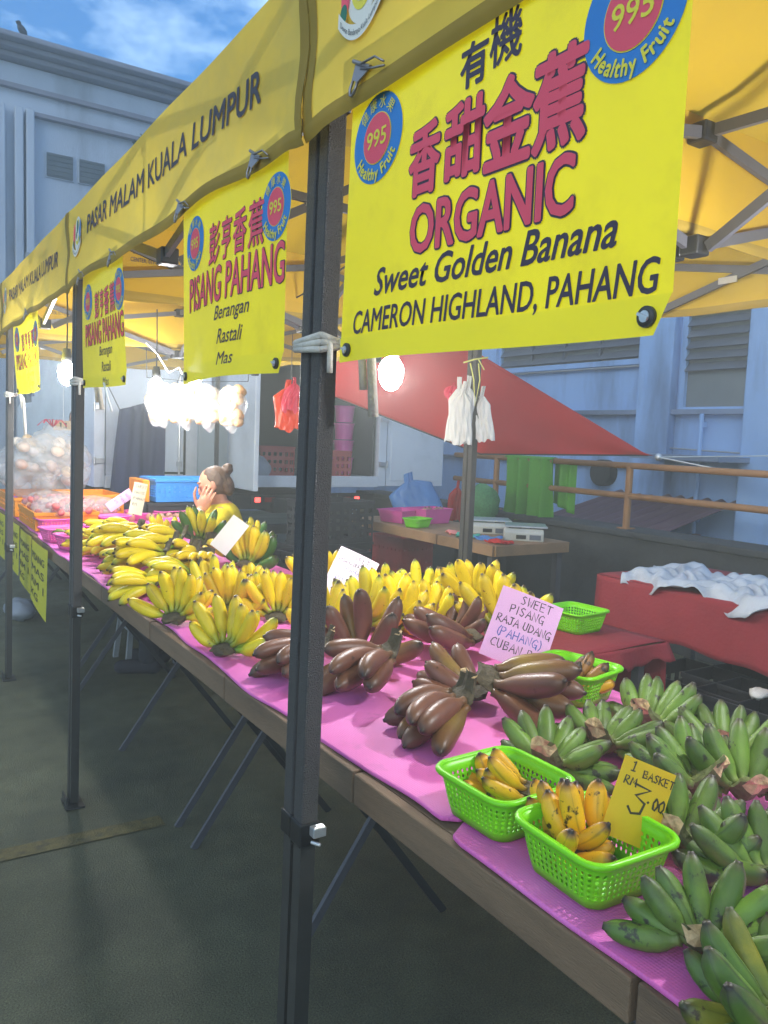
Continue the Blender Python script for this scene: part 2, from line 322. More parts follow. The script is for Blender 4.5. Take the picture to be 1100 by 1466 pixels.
def clear_bag():
    q = bpy.data.materials.new('clear_plastic'); q.use_nodes = True; n = q.node_tree; b = n.nodes['Principled BSDF']
    b.inputs['Base Color'].default_value = (.85,.86,.88,1); b.inputs['Roughness'].default_value = .18; b.inputs['Specular IOR Level'].default_value = .9
    t = n.nodes.new('ShaderNodeBsdfTransparent'); ms = n.nodes.new('ShaderNodeMixShader'); ms.inputs[0].default_value = .27
    tcn = n.nodes.new('ShaderNodeTexCoord'); nz = n.nodes.new('ShaderNodeTexNoise'); nz.inputs['Scale'].default_value = 26; nz.inputs['Detail'].default_value = 4; bp = n.nodes.new('ShaderNodeBump'); bp.inputs['Strength'].default_value = 1.0; bp.inputs['Distance'].default_value = .03
    n.links.new(tcn.outputs['Object'], nz.inputs['Vector']); n.links.new(nz.outputs[0], bp.inputs['Height']); n.links.new(bp.outputs[0], b.inputs['Normal'])
    n.links.new(t.outputs[0], ms.inputs[1]); n.links.new(b.outputs[0], ms.inputs[2]); n.links.new(ms.outputs[0], n.nodes['Material Output'].inputs['Surface']); return q
M['clear'] = clear_bag()

# ------------------------------------------------------------------ ground
g = MB(); g.grid(lambda u, v: (-22+52*u, -16+56*v, 0), 24, 22); tag(g.build('ground', M['asphalt']), kind='structure')
g = MB(); g.grid(lambda u, v: (-.6+1.5*u, 2.835+.085*v-(.05*(u-.5)), .004), 12, 2); tag(g.build('road_line', M['line']), kind='structure')
# ------------------------------------------------------------------ pale building closing the row
b = thing('pale_building', 'pale grey rendered building with flat overhanging eave closing the end of the stall row', 'building', (0,14,0))
w = MB(); w.box((0,2.5,3.54), (16,5,7.08)); w.build('wall', M['wall_grey'], b)
w = MB()
for z0, z1, d in ((7.10,7.18,.18),(7.182,7.26,.34),(7.262,7.345,.5)): w.box((0,2.5-d/2,(z0+z1)/2), (16.6,5+d,z1-z0))
w.build('eave', M['wall_trim'], b, bev=.02)
w = MB(); w.box((0,-.05,6.72), (16,.1,.07)); w.build('string_course', M['wall_trim'], b)
w = MB(); w.box((3.2,-.06,6.36), (2.1,.12,.06)); w.build('window_hood', M['wall_trim'], b)
w = MB()
for x in (1.72, 1.98, 2.14): w.box((x,-.09,3.2), (.12,.18,6.4))
w.build('pilaster', M['wall_grey'], b, bev=.015)
for x in (2.6, 3.10):
    w = MB(); w.box((x,-.012,5.66), (.44,.03,.40)); o = w.build('window_frame', M['wall_grey'], b)
    w = MB(); w.box((x,-.03,5.66), (.40,.02,.37)); 
    for k in range(5): w.box((x,-.043,5.51+.075*k), (.40,.012,.012))
    w.build('louvre_pane', M['windark'], o)
w = MB(); w.tube([(2.1,-.16,0.1),(2.1,-.16,4.2)], .045, 8); w.tube([(2.33,-.16,0.1),(2.33,-.16,4.3)], .045, 8)
for z in (1.2,2.6,4.15): w.box((2.1,-.1,z), (.14,.14,.03)); w.box((2.33,-.1,z+.03), (.14,.14,.03))
w.build('drain_pipe', M['pipe'], b, smooth=True)
for x, z, ww, hh in ((2.62,1.55,.75,.8),(4.1,1.5,.9,.85)):
    w = MB(); w.box((x,-.012,z), (ww,.03,hh)); o = w.build('window_frame', M['wall_trim'], b)
    w = MB(); w.box((x,-.03,z), (ww-.1,.02,hh-.1)); w.build('pane', M['windark'], o)
w = MB(); w.box((0,-.03,.45), (16,.06,.9)); w.build('plinth', M['wall_lower'], b)
# creeper plants growing on the ledge
rg = random.Random(4); w = MB(); stem = MB()
for k in range(170):
    x = 3.72+abs(rg.gauss(0,.22)); z = 5.75+rg.gauss(.12,.3)-.6*(4.1-x); c = Vector((x,-.15-rg.random()*.12,z)); e = Euler((rg.random()*6,rg.random()*6,rg.random()*6)).to_matrix(); q = .05
    w.add([c+e@Vector(p)*q for p in ((-1,0,0),(0,-.55,.1),(1,0,0),(0,.55,.1))], [(0,1,2,3)])
stem.tube([(3.6,-.05,5.2),(3.72,-.12,5.6),(3.86,-.15,6.1)], .012, 6)
p = thing('creeper_plant', 'small dark green creeper plant rooted in the pale facade above the yellow valance', 'plant', (0,14,0))
w.build('leaves', mat('creeper_leaf', (52,78,56), .6, .3, 20), p); stem.build('stem', M['wood'], p)
# a bird on the eave
bd = MB(); bd.ell((0,0,.09), (.05,.1,.06), 8, 10, rot=(.6,0,0)); bd.ell((0,.07,.165), (.035,.042,.035), 6, 8); bd.tube([(0,.1,.165),(0,.135,.16)], [.012,.002], 5); bd.tube([(0,-.06,.04),(0,-.17,-.01)], [.03,.012], 6, flat=.4)
bd.tube([(.015,0,.05),(.015,.01,0)], .005, 5); bd.tube([(-.015,0,.05),(-.015,.01,0)], .005, 5)
o = bd.build('bird', mat('bird_grey', (52,54,66), .7), smooth=True); o.location = (2.0,13.62,7.347); o.rotation_euler = (0,0,2.2); tag(o, 'small dark bird perched on the eave of the pale building', 'bird')

# ------------------------------------------------------------------ blue building behind the stalls
b = thing('blue_building', 'blue rendered building with louvred windows behind the orange railing', 'building', (7,0,0))
w = MB(); w.box((2,5,4), (4,17.8,8)); w.build('wall', M['wall_blue'], b)
w = MB()
for y in (5.45, 4.2, 1.9, 8.2): w.box((-.06,y,4), (.12,.42,8))
w.build('pilaster', M['wall_blue'], b, bev=.01)
w = MB(); w.box((-.045,5,1.88), (.09,17.8,.05)); w.box((-.03,5,1.28), (.06,17.8,.03)); w.build('ledge', M['wall_lower'], b)
def win(y0, y1, z0, z1, louv, panes):
    w = MB(); t = .06
    w.box((-.02,(y0+y1)/2,z0-t/2), (.08,y1-y0+2*t,t)); w.box((-.02,(y0+y1)/2,z1+t/2), (.08,y1-y0+2*t,t)); w.box((-.018,y0-t/2,(z0+z1)/2), (.08,t,z1-z0)); w.box((-.018,y1+t/2,(z0+z1)/2), (.08,t,z1-z0))
    fr = w.build('window_frame', M['wall_blue'], b)
    w = MB(); w.box((-.006,(y0+y1)/2,(z0+z1)/2), (.012,y1-y0,z1-z0)); w.build('pane', M['winglass'], fr)
    w = MB(); n = int((z1-louv)/.11)
    for k in range(n): w.box((-.035,(y0+y1)/2,louv+(k+.5)*(z1-louv)/n), (.012,y1-y0,.12), rot=(0,.7,0))
    for k in range(1,panes): w.box((-.03,y0+(y1-y0)*k/panes,(z0+z1)/2), (.05,.03,z1-z0))
    w.build('louvres', M['louvre'], fr)
win(4.45, 5.12, 1.93, 2.95, 2.28, 1)
win(5.72, 7.95, 2.46, 3.1, 2.46, 4)
win(8.5, 10.4, 2.46, 3.1, 2.46, 4)
win(2.3, 3.7, 1.93, 2.95, 2.28, 2)
w = MB(); w.tube([(-.1,4.86,0),(-.1,4.86,1.86)], .022, 8); w.box((-.08,4.86,1.75), (.05,.07,.05)); w.box((-.08,4.86,.8), (.05,.07,.05)); w.build('drain_pipe', M['wall_blue'], b, smooth=False)
w = MB(); w.tube([(-.12,6.1,1.2),(.02,6.1,1.2)], .15, 20); w.build('vent_pipe', mat('fan_dark', (30,30,34), .7, .3, 20), b)
w = MB(); w.box((-.3,4.8,1.42), (.6,1.0,.05)); w.build('slab_shelf', M['wall_lower'], b)
w = MB(); w.tube([(-.05,5.62,.9),(-.05,5.62,2.3),(-.05,5.64,2.38),(-.05,8.2,2.38)], .012, 6); w.tube([(-.05,3.9,1.5),(-.05,4.3,1.48),(-.05,5.0,1.5),(-.05,5.62,1.52)], .009, 6); w.build('conduit', M['pipe'], b, smooth=True)
# corrugated lean-to roof
o = thing('lean_to_roof', 'small dark corrugated lean-to roof against the blue wall behind the railing', 'roof', (6.3,5.15,.98))
w = MB(); w.grid(lambda u, v: (-.5+1.15*v, -.74+1.48*u, -.24+.27*v+.018*math.sin(u*60)), 96, 2); w.build('corrugated_sheet', M['zinc'], o, solid=.006)
w = MB(); w.box((-.48,0,-.42), (.04,1.46,.30)); w.box((.1,-.68,-.62), (.06,.06,.72)); w.box((.1,.68,-.62), (.06,.06,.72)); w.build('fascia', M['zinc'], o)
w = MB(); w.tube([(-.55,-.2,-.62),(-.55,.72,-.60)], .05, 10); w.build('gutter_pipe', M['whitewire'], o, smooth=True)
# dark concrete kerb wall + railing
o = MB(); o.box((5.05,3.6,.4), (.28,9.0,.8)); o.box((5.05,3.6,.83), (.36,9.0,.05)); q = o.build('low_wall', M['concrete'], bev=.01); tag(q, 'low dark concrete wall carrying the orange railing', 'wall')
rl = thing('railing', 'orange brown tubular railing on the dark wall in front of the blue building', 'railing', (5.0,3.6,.855))
for z in (.5, .26): w = MB(); w.tube([(0,-4.4,z),(0,2.75,z)], .026, 10); w.build('rail', M['rail'], rl, smooth=True)
for y in (-4.0,-2.5,-1.0,.53,2.11): w = MB(); w.tube([(0,y,-.01),(0,y,.5)], .028, 10); w.box((0,y,.004),(.1,.1,.012)); w.build('post', M['rail'], rl, smooth=False)

# ------------------------------------------------------------------ canopies
X0, X1 = .656, 2.575
ZE, ZB = 2.28, 2.0
def leg_mesh(): 
    w = MB(); s = .034
    w.box((0,0,1.49), (s,s,1.44)); 
    return w
def canopy(label, y0, y1, text=True, phone=True):
    t = thing('market_canopy', label, 'canopy', (X0,y0,0), group='yellow market canopies in a row'); Lx = X1-X0; Ly = y1-y0
    legs = ((0.0,.0175),(0.0,Ly-.0175),(Lx,.0175),(Lx,Ly-.0175))
    for x, y in legs:
        o = leg_mesh().build('leg', M['steel_dark'], t, loc=(x-.022*(x == 0),y,0), bev=.004); o.rotation_euler.y = .0105*(x == 0)
        w = MB(); w.box((0,0,.40), (.029,.029,.76)); w.build('inner_leg', M['steel_in'], o)
        w = MB(); w.box((0,0,.785), (.041,.041,.045)); w.build('collar', M['blackplastic'], o, bev=.004)
        w = MB(); w.box((.010,-.030,.795), (.026,.018,.018)); w.tube([(0,-.024,.774),(.010,-.042,.774)], .004, 6); w.build('pin_lever', M['alu'], o, bev=.003)
        w = MB(); w.box((0,0,.006), (.07,.07,.008)); w.box((-.03,0,.028), (.005,.04,.036)); w.build('foot_plate', M['steel_in'], o)
        w = MB(); w.box((0,0,2.235), (.046,.046,.06)); w.build('corner_bracket', M['blackplastic'], o, bev=.004); w = MB(); w.box((0,0,2.06), (.045,.045,.05)); w.build('slider', M['blackplastic'], o, bev=.004)
    def scissor(a, b):
        a = Vector(a); b = Vector(b); mid = (a+b)/2; d = (b-a).normalized(); zt, zl, zs = 2.225, 1.972, 2.06; n = Vector((-d.y, d.x, 0))*.009
        for p, q in ((a,mid),(b,mid)):
            dd = (q-p).normalized()*.03
            w = MB(); w.bar(Vector((p.x,p.y,zt))+dd+n, Vector((q.x,q.y,zl))+n, .013, .026); w.build('strut', M['strut'], t)
            w = MB(); w.bar(Vector((p.x,p.y,zs))+dd-n, Vector((q.x,q.y,zt))-n, .013, .026); w.build('strut', M['strut'], t)
            c = (p+q)/2; w = MB(); w.bar(Vector((c.x,c.y,(zt+zl)/2))-dd*1.2+n*1.9, Vector((c.x,c.y,(zt+zl)/2))+dd*1.2+n*1.9, .006, .022); w.build('strut_sleeve', M['alu'], t)
        for z in (zt, zl): w = MB(); w.box((mid.x,mid.y,z), (.05,.05,.045)); w.build('hinge_block', M['blackplastic'], t, bev=.005)
        return mid
    ins = .03
    ms = [scissor((ins,.02,0),(ins,Ly-.02,0)), scissor((Lx-ins,.02,0),(Lx-ins,Ly-.02,0)), scissor((.02,ins,0),(Lx-.02,ins,0)), scissor((.02,Ly-ins,0),(Lx-.02,Ly-ins,0))]
    ctr = Vector((Lx/2, Ly/2, 0))
    for mid in ms:
        d = (ctr-mid).normalized()*.035; h = (mid+ctr)/2
        w = MB(); w.bar(Vector((mid.x,mid.y,2.225))+d, Vector((ctr.x,ctr.y,2.19))-d, .013, .026); w.build('cross_strut', M['strut'], t)
        w = MB(); w.bar(Vector((mid.x,mid.y,1.965))+d, Vector((ctr.x,ctr.y,2.45))-d, .013, .026); w.build('cross_strut', M['strut'], t)
        w = MB(); w.bar(Vector((h.x,h.y,2.205))-d*1.4+Vector((0,0,-.016)), Vector((h.x,h.y,2.203))+d*1.4+Vector((0,0,-.016)), .02, .01); w.build('strut_sleeve', M['alu'], t)
    w = MB(); w.tube([(ctr.x,ctr.y,2.14),(ctr.x,ctr.y,2.80)], .018, 10); w.box((ctr.x,ctr.y,2.45),(.07,.07,.05)); w.box((ctr.x,ctr.y,2.18),(.07,.07,.05)); w.build('centre_mast', M['strut'], t)
    # roof: four sagging slopes
    w = MB(); pk = Vector((Lx/2,Ly/2,2.86)); cs = [Vector((-.036,-.0,ZE)),Vector((Lx+.015,-.0,ZE)),Vector((Lx+.015,Ly,ZE)),Vector((-.036,Ly,ZE))]
    for i in range(4):
        a, c = cs[i], cs[(i+1)%4]; N = 10
        def f(u, v, a=a, c=c):
            p = (a.lerp(c,u)).lerp(pk, v); s = math.sin(math.pi*u)*(1-v); p.z -= .055*s*math.sin(math.pi*min(1,v+.12))*(1 if v>0 else 0) ; return p
        w.grid(f, N, N)
    w.build('roof_cloth', M['fabric'], t, smooth=True)
    def val(p0, p1, nrm, seed, name):
        p0 = Vector(p0); p1 = Vector(p1); nrm = Vector(nrm); D = p1-p0; ln = D.length; rg = random.Random(seed); ph = rg.random()*6
        def fn(u, v, l=0.0):
            k = (v-ZB)/(ZE-ZB); q = max(0,min(1,u/ln)); edge = math.exp(-((q*ln)/.05)**2)+math.exp(-(((1-q)*ln)/.05)**2)
            off = .0055*math.sin(7*q+ph)*(1-k)+.004*math.sin(19*q+2*ph+3*k)*(1-.6*k)+.006*edge*math.sin(9*k)
            p = p0+D*(u/ln)+nrm*(off+l+.004); p.z = v+(.007*math.sin(11*q+ph)-.004*math.sin(23*q))*(1-k)-.016*edge*(1-k); return p
        w = MB(); w.grid(lambda a, c: fn(a*ln, ZB+.028+c*(ZE-ZB-.028)), 60, 8, 0)
        w.grid(lambda a, c: fn(a*ln, ZB+c*.028, .0035*math.sin(math.pi*c)), 60, 3, 1)
        for e0, e1 in ((0,.03),(ln-.03,ln)): w.grid(lambda a, c: fn(e0+a*(e1-e0), ZB+.01+c*(ZE-ZB-.012), .0016), 2, 8, 1)
        return w, fn, ln
    # front valance: reading direction runs from far (left) to near (right)
    w, fn, ln = val((-.036,Ly+.004,0), (-.037,-.006,0), (-1,0,0), y0, 'v')
    u0 = .31*Ly/1.89
    if text: put_text(w, fn, 'PASAR MALAM KUALA LUMPUR', u0, u0+1.40*Ly/1.89, 2.143, 2.201, 2, .0022, .02, .12, slope=-.018)
    cu_, cv = .17*Ly/1.89, 2.165
    for a, c, h, mm in ((0,0,1,3),):
        put_disc(w, fn, cu_, cv+.008, .043, .058, 3, .0018); put_disc(w, fn, cu_, cv+.012, .031, .044, 5, .0026); put_disc(w, fn, cu_, cv+.016, .025, .036, 3, .0034)
        put_disc(w, fn, cu_+.004, cv+.03, .012, .022, 6, .0042); put_disc(w, fn, cu_-.006, cv+.002, .006, .012, 6, .0048)
        for sx in (-1,1):
            put_disc(w, fn, cu_+sx*.044, cv+.008, .012, .04, 4 if sx < 0 else 7, .0042); put_disc(w, fn, cu_+sx*.046, cv-.025, .01, .015, 6, .0048)
        nn = 16; arc = [(-.06+.12*k/nn, -.062+.034*((k/nn-.5)*2)**2) for k in range(nn+1)]
        w.add([fn(cu_+x, cv+z+dz, .0052) for dz in (-.011,.011) for x, z in arc], [(k,k+1,nn+2+k,nn+1+k) for k in range(nn)], 3)
        v, f, bx = text_geo('Dewan Bandaraya Kuala Lumpur', .0); sc = .104/(bx[1]-bx[0])
        pts = []
        for p in v:
            x = -.052+(p[0]-bx[0])*sc; z = -.066+.034*(x/.06)**2+p[1]*sc*1.5; pts.append(fn(cu_+x, cv+z, .006))
        w.add(pts, f, 2)
    w.build('front_valance', [M['valance'],M['seam'],M['lettergrey'],M['bwhite'],M['bred'],M['byel'],M['bgreen'],M['bblue']], t, smooth=True)
    w, fn, ln = val((Lx+.008,0,0), (Lx+.008,Ly,0), (1,0,0), y0+3, 'v'); w.build('rear_valance', [M['fabric'],M['seam']], t, smooth=True)
    w, fn, ln = val((0,-.004,0), (Lx,-.004,0), (0,-1,0), y0+5, 'v')
    if phone:
        put_text(w, fn, 'EASTER.COM', .195, .285, 2.170, 2.186, 2, .0022, .01); put_text(w, fn, 'CENTER: 017-271 7969', .185, .345, 2.140, 2.156, 2, .0022, .01)
    w.build('side_valance', [M['fabric'],M['seam'],M['lettergrey']], t, smooth=True)
    w, fn, ln = val((Lx,Ly+.002,0), (0,Ly+.002,0), (0,1,0), y0+7, 'v'); w.build('side_valance', [M['fabric'],M['seam']], t, smooth=True)
    return t
canopy('yellow market canopy over the green bananas, nearest to the viewer', -.68, 1.222)
canopy('yellow market canopy over the yellow bananas, between the heavy double post and the second post', 1.228, 3.150)
canopy('yellow market canopy behind the second post, over the wrapped bundle and orange crates', 3.156, 4.94)
canopy('yellow market canopy farthest along the row, cut off by the picture edge', 4.946, 6.75)
# white cloth ties round paired posts
def tie(y, z, name, label, long=.1):
    w = MB(); a = .026
    for dz in (-.012, 0, .012):
        w.tube([(X0-a,y-.047,z+dz),(X0-a,y+.047,z+dz*.5),(X0+a,y+.047,z-dz*.3),(X0+a,y-.047,z),(X0-a,y-.047,z+dz)], .006, 6)
    w.tube([(X0+.02,y-.05,z),(X0+.035,y-.062,z+.012),(X0+.045,y-.066,z-.03),(X0+.05,y-.064,z-.075)], .007, 6)
    w.tube([(X0+.01,y-.05,z),(X0+.03,y-.072,z+.015),(X0+.055,y-.078,z-.02),(X0+.065,y-.076,z-long)], [.006,.007,.008,.009], 6)
    w.tube([(X0-.01,y-.05,z),(X0-.012,y-.055,z-.05)], .005, 6)
    tag(w.build(name, M['rope'], smooth=True), label, 'cloth tie', 'white ties on the posts')
tie(1.225, 1.655, 'cloth_tie', 'white cloth tie knotted round the heavy double post nearest the viewer', .12)
tie(3.15, 1.665, 'cloth_tie', 'white cloth tie knotted round the second post by the tilted banner')
tie(4.943, 1.66, 'cloth_tie', 'white cloth tie with a twisted tail on the farthest post', .22)

# ------------------------------------------------------------------ banners
XB = .630
BM = [M['banner'],M['hem'],M['bred'],M['bdark'],M['bblue'],M['byel'],M['bwhite']]
def banner(label, yl, wd, zt, zb, spec, seed, swing=0.0, yaw=0.0):
    rg = random.Random(seed); ph = rg.random()*6; H = zt-zb
    t = thing('hanging_banner', label, 'banner', (XB,yl,zt), group='yellow fruit banners hanging from the valance')
    def fn(u, v, l=0.0):          # v measured up from world zero
        k = (zt-v)/H; q = u/wd
        off = .008*math.sin(3.3*q+ph)*k+.0035*math.sin(6*q+ph*2)*(.3+k)-swing*k*k
        return Vector((-(off+l)+yaw*(q-.5), -u, v-zt+.004*math.sin(4*q+ph)*k))
    w = MB(); hem = .038
    w.grid(lambda a, c: fn(a*wd, zb+hem+c*(H-hem)), 30, 16, 0); 
    w.grid(lambda a, c: fn(a*wd*(1-.03*max(0,(1-c))*(1 if a > .9 else 0)), zb+c*hem, .0012), 30, 3, 1)
    spec(w, fn)
    w.build('vinyl_sheet', BM, t, smooth=True)
    for u in (.024, wd-.026):
        o = MB(); c = fn(u, zb+.018, .003); 
        o.tube([c+Vector((.004,0,0)), c+Vector((-.002,0,0))], .0105, 18); o.tube([c+Vector((-.002,0,0)), c+Vector((-.0035,0,0))], [.0095,.007], 18)
        o.build('eyelet', M['steel_in'], t, smooth=False)
        o = MB(); o.tube([c+Vector((-.0033,0,0)), c+Vector((-.0045,0,0))], .0058, 14); o.bar(c+Vector((-.006,-.006,-.003)), c+Vector((-.006,.006,.003)), .003, .003); o.build('eyelet_rivet', M['alu'], t)
    return t
def logo(w, fn, u, v, r, small=False):
    put_disc(w, fn, u, v, r*1.015, r*1.015, 5, .0010, 48); put_disc(w, fn, u, v, r, r, 4, .0015, 48); put_disc(w, fn, u, v, r*.575, r*.575, 5, .0020); put_disc(w, fn, u, v, r*.555, r*.555, 2, .0025)
    put_text(w, fn, '995', u-r*.4, u+r*.4, v-r*.19, v+r*.19, 5, .0030, .012)
    put_arc_text(w, fn, 'Healthy Fruit', u, v, r*.79, r*.36, -math.pi/2, 2.15, 5, .0030, True, .03)
    put_arc_text(w, fn, '\u5065\u5eb7\u6c34\u679c', u, v, r*.78, r*.30, math.pi/2, 2.0, 5, .0030, False, .0)
def outl(w, fn, s, u0, u1, v0, v1, bold=.03, grow=.022, slope=0.0, shear=0.0, mat_=2):
    put_text(w, fn, s, u0, u1, v0, v1, 3, .0012, bold, shear, grow, slope); put_text(w, fn, s, u0, u1, v0, v1, mat_, .0020, bold, shear, 0.0, slope)
def spec1(w, fn):
    yl = 1.093
    U = lambda y: yl-y
    put_text(w, fn, '\u6709', U(.825), U(.775), 1.938, 1.99, 3, .0012, .03); put_text(w, fn, '\u6a5f', U(.77), U(.715), 1.945, 2.002, 3, .0012, .02)
    outl(w, fn, '\u9999', U(.925), U(.862), 1.828, 1.918, .03, .024); outl(w, fn, '\u751c', U(.848), U(.776), 1.832, 1.922, .03, .024)
    outl(w, fn, '\u91d1', U(.772), U(.690), 1.826, 1.924, .03, .024); outl(w, fn, '\u8549', U(.686), U(.610), 1.824, 1.924, .03, .024)
    outl(w, fn, 'ORGANIC', U(.915), U(.620), 1.750, 1.812, .022, .028)
    put_text(w, fn, 'Sweet Golden Banana', U(1.0), U(.557), 1.704, 1.742, 3, .0012, .018, .28)
    put_text(w, fn, 'CAMERON HIGHLAND, PAHANG', U(1.054), U(.502), 1.647, 1.686, 3, .0012, .014, .14)
    logo(w, fn, U(1.014), 1.934, .064); logo(w, fn, U(.553), 1.925, .064)
def spec2(yl, k=1.0):
    def f(w, fn):
        U = lambda y: (1.895-y)*k
        for ch, a, c in (('\u5f6d',1.705,1.635),('\u4ea8',1.63,1.57),('\u9999',1.565,1.495),('\u8549',1.49,1.415)): outl(w, fn, ch, U(a-.004), U(c+.004), 1.860, 1.946, .014, .018)
        outl(w, fn, 'PISANG PAHANG', U(1.84), U(1.327), 1.776, 1.850, .012, .020)
        put_text(w, fn, 'Berangan', U(1.655), U(1.472), 1.726, 1.765, 3, .0012, .012, .28); put_text(w, fn, 'Rastali', U(1.632), U(1.498), 1.683, 1.714, 3, .0012, .012, .28); put_text(w, fn, 'Mas', U(1.63), U(1.54), 1.638, 1.664, 3, .0012, .012, .28)
        logo(w, fn, U(1.803), 1.928, .061); logo(w, fn, U(1.368), 1.916, .061)
    return f
banner('large yellow organic sweet golden banana banner filling the top right', 1.093, .607, 2.065, 1.612, spec1, 1)
banner('yellow pisang pahang banner beside the double post, its lettering sharp', 1.895, .572, 2.03, 1.612, spec2(1.895), 2)
banner('yellow pisang pahang banner hanging against the second post with lamp glare on its lower half', 2.995, .572, 2.03, 1.632, spec2(2.995), 3, .012, -.01)
banner('yellow banner nearest the farthest post, almost edge on and shining', 4.565, .62, 2.03, 1.655, spec2(4.565, 1.07), 5, .02, .02)
def clamp(y, z, lab, a=.45):
    t = thing('spring_clip', lab, 'clip', (.617,y,z), (a,0,0), 'metal spring clips holding the banners', .78)
    w = MB(); w.add([(-.006,.03,.012),(-.006,-.03,.012),(-.016,-.012,-.018),(-.016,.012,-.018),(-.003,.03,.012),(-.003,-.03,.012),(-.012,-.012,-.018),(-.012,.012,-.018)], [(0,1,2,3),(7,6,5,4),(0,4,5,1),(1,5,6,2),(2,6,7,3),(3,7,4,0)]); w.tube([(-.008,.036,.014),(-.008,-.034,.012)], .004, 8); w.build('jaw', M['clip'], t)
    w = MB(); w.tube([(-.014,.009,-.018),(-.016,.010,-.034),(-.016,.004,-.044),(-.016,-.004,-.044),(-.016,-.010,-.034),(-.014,-.009,-.018)], .0028, 6); w.build('ring_handle', M['clip'], t, smooth=True)
    w = MB(); w.tube([(-.012,.0,.012),(-.013,-.05,.03),(-.012,-.085,.026)], .0022, 6); w.tube([(-.009,.0,.005),(-.010,-.05,.012),(-.009,-.085,.02)], .0022, 6); w.build('wire_handle', M['clip'], t, smooth=True)
for y, z, lab in ((1.045,2.035,'metal spring clip at the upper corner of the organic banner'),(.56,2.03,'metal spring clip at the near upper corner of the organic banner'),(1.862,2.018,'metal spring clip over the far logo of the sharp pisang pahang banner'),(1.43,2.012,'metal spring clip over the near side of the sharp pisang pahang banner'),
   (2.93,2.022,'metal spring clip beside the second post on the glaring banner'),(2.50,2.016,'metal spring clip at the near corner of the glaring banner'),(4.1,2.02,'metal spring clip on the edge-on banner by the farthest post')): clamp(y, z, lab)

def strap(lab, x, y, z1, z0):
    w = MB(); w.grid(lambda u, v: (x+.045*(u-.5)+.01*math.sin(3*v), y+.006*math.sin(5*v+2*u), z1+(z0-z1)*v), 3, 12); w.grid(lambda u, v: (x+.02+.03*(u-.5), y-.012+.006*math.sin(4*v), z1+(z0-z1)*.8*v), 3, 10)
    tag(w.build('webbing_strap', M['valance'], smooth=True, solid=.002), lab, 'strap', 'yellow webbing straps under the canopies')
strap('yellow webbing strap hanging from the cross strut beside the organic banner', 1.74, 1.28, 2.24, 1.99); strap('yellow webbing strap hanging over the thin back post', 2.50, 3.06, 2.22, 1.98)

# ------------------------------------------------------------------ trestle tables, planks and pink mats
M['leg_dark'] = mat('leg_dark', (40,40,42), .5)
ZT = 0.86
TX0, TX1 = .775, 1.68
def table(lab, y0, y1, legs):
    t = thing('trestle_table', lab, 'table', (0,y0,0), group='trestle tables in a row')
    w = MB(); n = max(1, round((y1-y0)/.683)); d = (y1-y0)/n; rg = random.Random(int(y0*10)+50)
    for k in range(n):
        c = (k+.5)*d; w.box((TX0+.012,c,.812), (.024,d-.006,.062+.004*rg.random())); w.box(((TX0+TX1)/2+.013,c,.831), (TX1-TX0-.026,d-.008,.022)); w.box((TX1-.012,c,.812), (.022,d-.006,.06))
    w.build('plank_top', M['wood'], t, bev=.003)
    for y in legs:
        w = MB(); w.bar((.935,y-y0,.0),(1.50,y-y0,.815),.014,.024); w.build('leg', M['strut'], t)
        w = MB(); w.bar((1.50,y-y0+.02,.0),(.90,y-y0+.02,.79),.014,.024); w.build('leg', M['leg_dark'], t)
    w = MB(); w.bar((1.22,.1,.40),(1.22,y1-y0-.1,.40),.014,.02); w.build('stretcher', M['strut'], t)
    return t
table('trestle table under the green bananas and baskets, nearest the viewer', -1.46, .578, (-.4,))
table('trestle table under the red bananas, crossing behind the double post', .582, 2.618, (.68,1.84,2.60))
table('trestle table under the piled yellow bananas', 2.622, 4.658, (2.78,3.59,4.53))
table('trestle table under the orange crates and wrapped bundle, farthest away', 4.662, 8.1, (4.75,6.5,8.0))
def foam(lab, y0, y1, x0, x1, seed, wav, rc=.05):
    w = MB(); rg = random.Random(seed); pts = []
    N = 60
    def edge(y): return x0 + wav*(.012*math.sin(5*y+seed)+.006*math.sin(13*y))
    lo = [(edge(y0+rc+(y1-y0-2*rc)*k/N), y0+rc+(y1-y0-2*rc)*k/N) for k in range(N+1)]
    def cornr(cx, cy, a0): return [(cx+rc*math.cos(a0+math.pi/2*k/6), cy+rc*math.sin(a0+math.pi/2*k/6)) for k in range(1,6)]
    poly = lo + cornr(edge(y1-rc)+rc, y1-rc, math.pi)[::1][::-1] if False else lo
    poly = poly + [(edge(y1-rc)+rc-rc*math.cos(math.pi/2*k/6), y1-rc+rc*math.sin(math.pi/2*k/6)) for k in range(1,7)]
    poly += [(x1,y1),(x1,y0)] + [(edge(y0+rc)+rc-rc*math.sin(math.pi/2*k/6), y0+rc-rc*math.cos(math.pi/2*k/6)) for k in range(0,6)]
    # triangulated top through a grid so that the sheet can ripple
    nx, ny = 26, 90
    def inner(u, v):
        y = y0+(y1-y0)*v
        dy = min(y-y0, y1-y); e = edge(min(max(y,y0+rc),y1-rc))
        if dy < rc: e += rc-math.sqrt(max(0,rc*rc-(rc-dy)**2))
        x = e+(x1-e)*u
        z = ZT-.004+.0015*math.sin(9*x+7*y)+.0015*math.sin(23*y+seed)*(1-u)**6
        if u < .04: z -= .0012
        return (x, y, z)
    w.grid(inner, nx, ny)
    o = w.build('foam_mat', M['mat_foam'], smooth=True); q = o.modifiers.new('solid','SOLIDIFY'); q.thickness = .009; q.offset = -1
    q = o.modifiers.new('bevel','BEVEL'); q.width = .003; q.segments = 2; q.limit_method = 'ANGLE'; o.location.z = .0
    return tag(o, lab, 'mat', 'pink foam mats covering the tables')
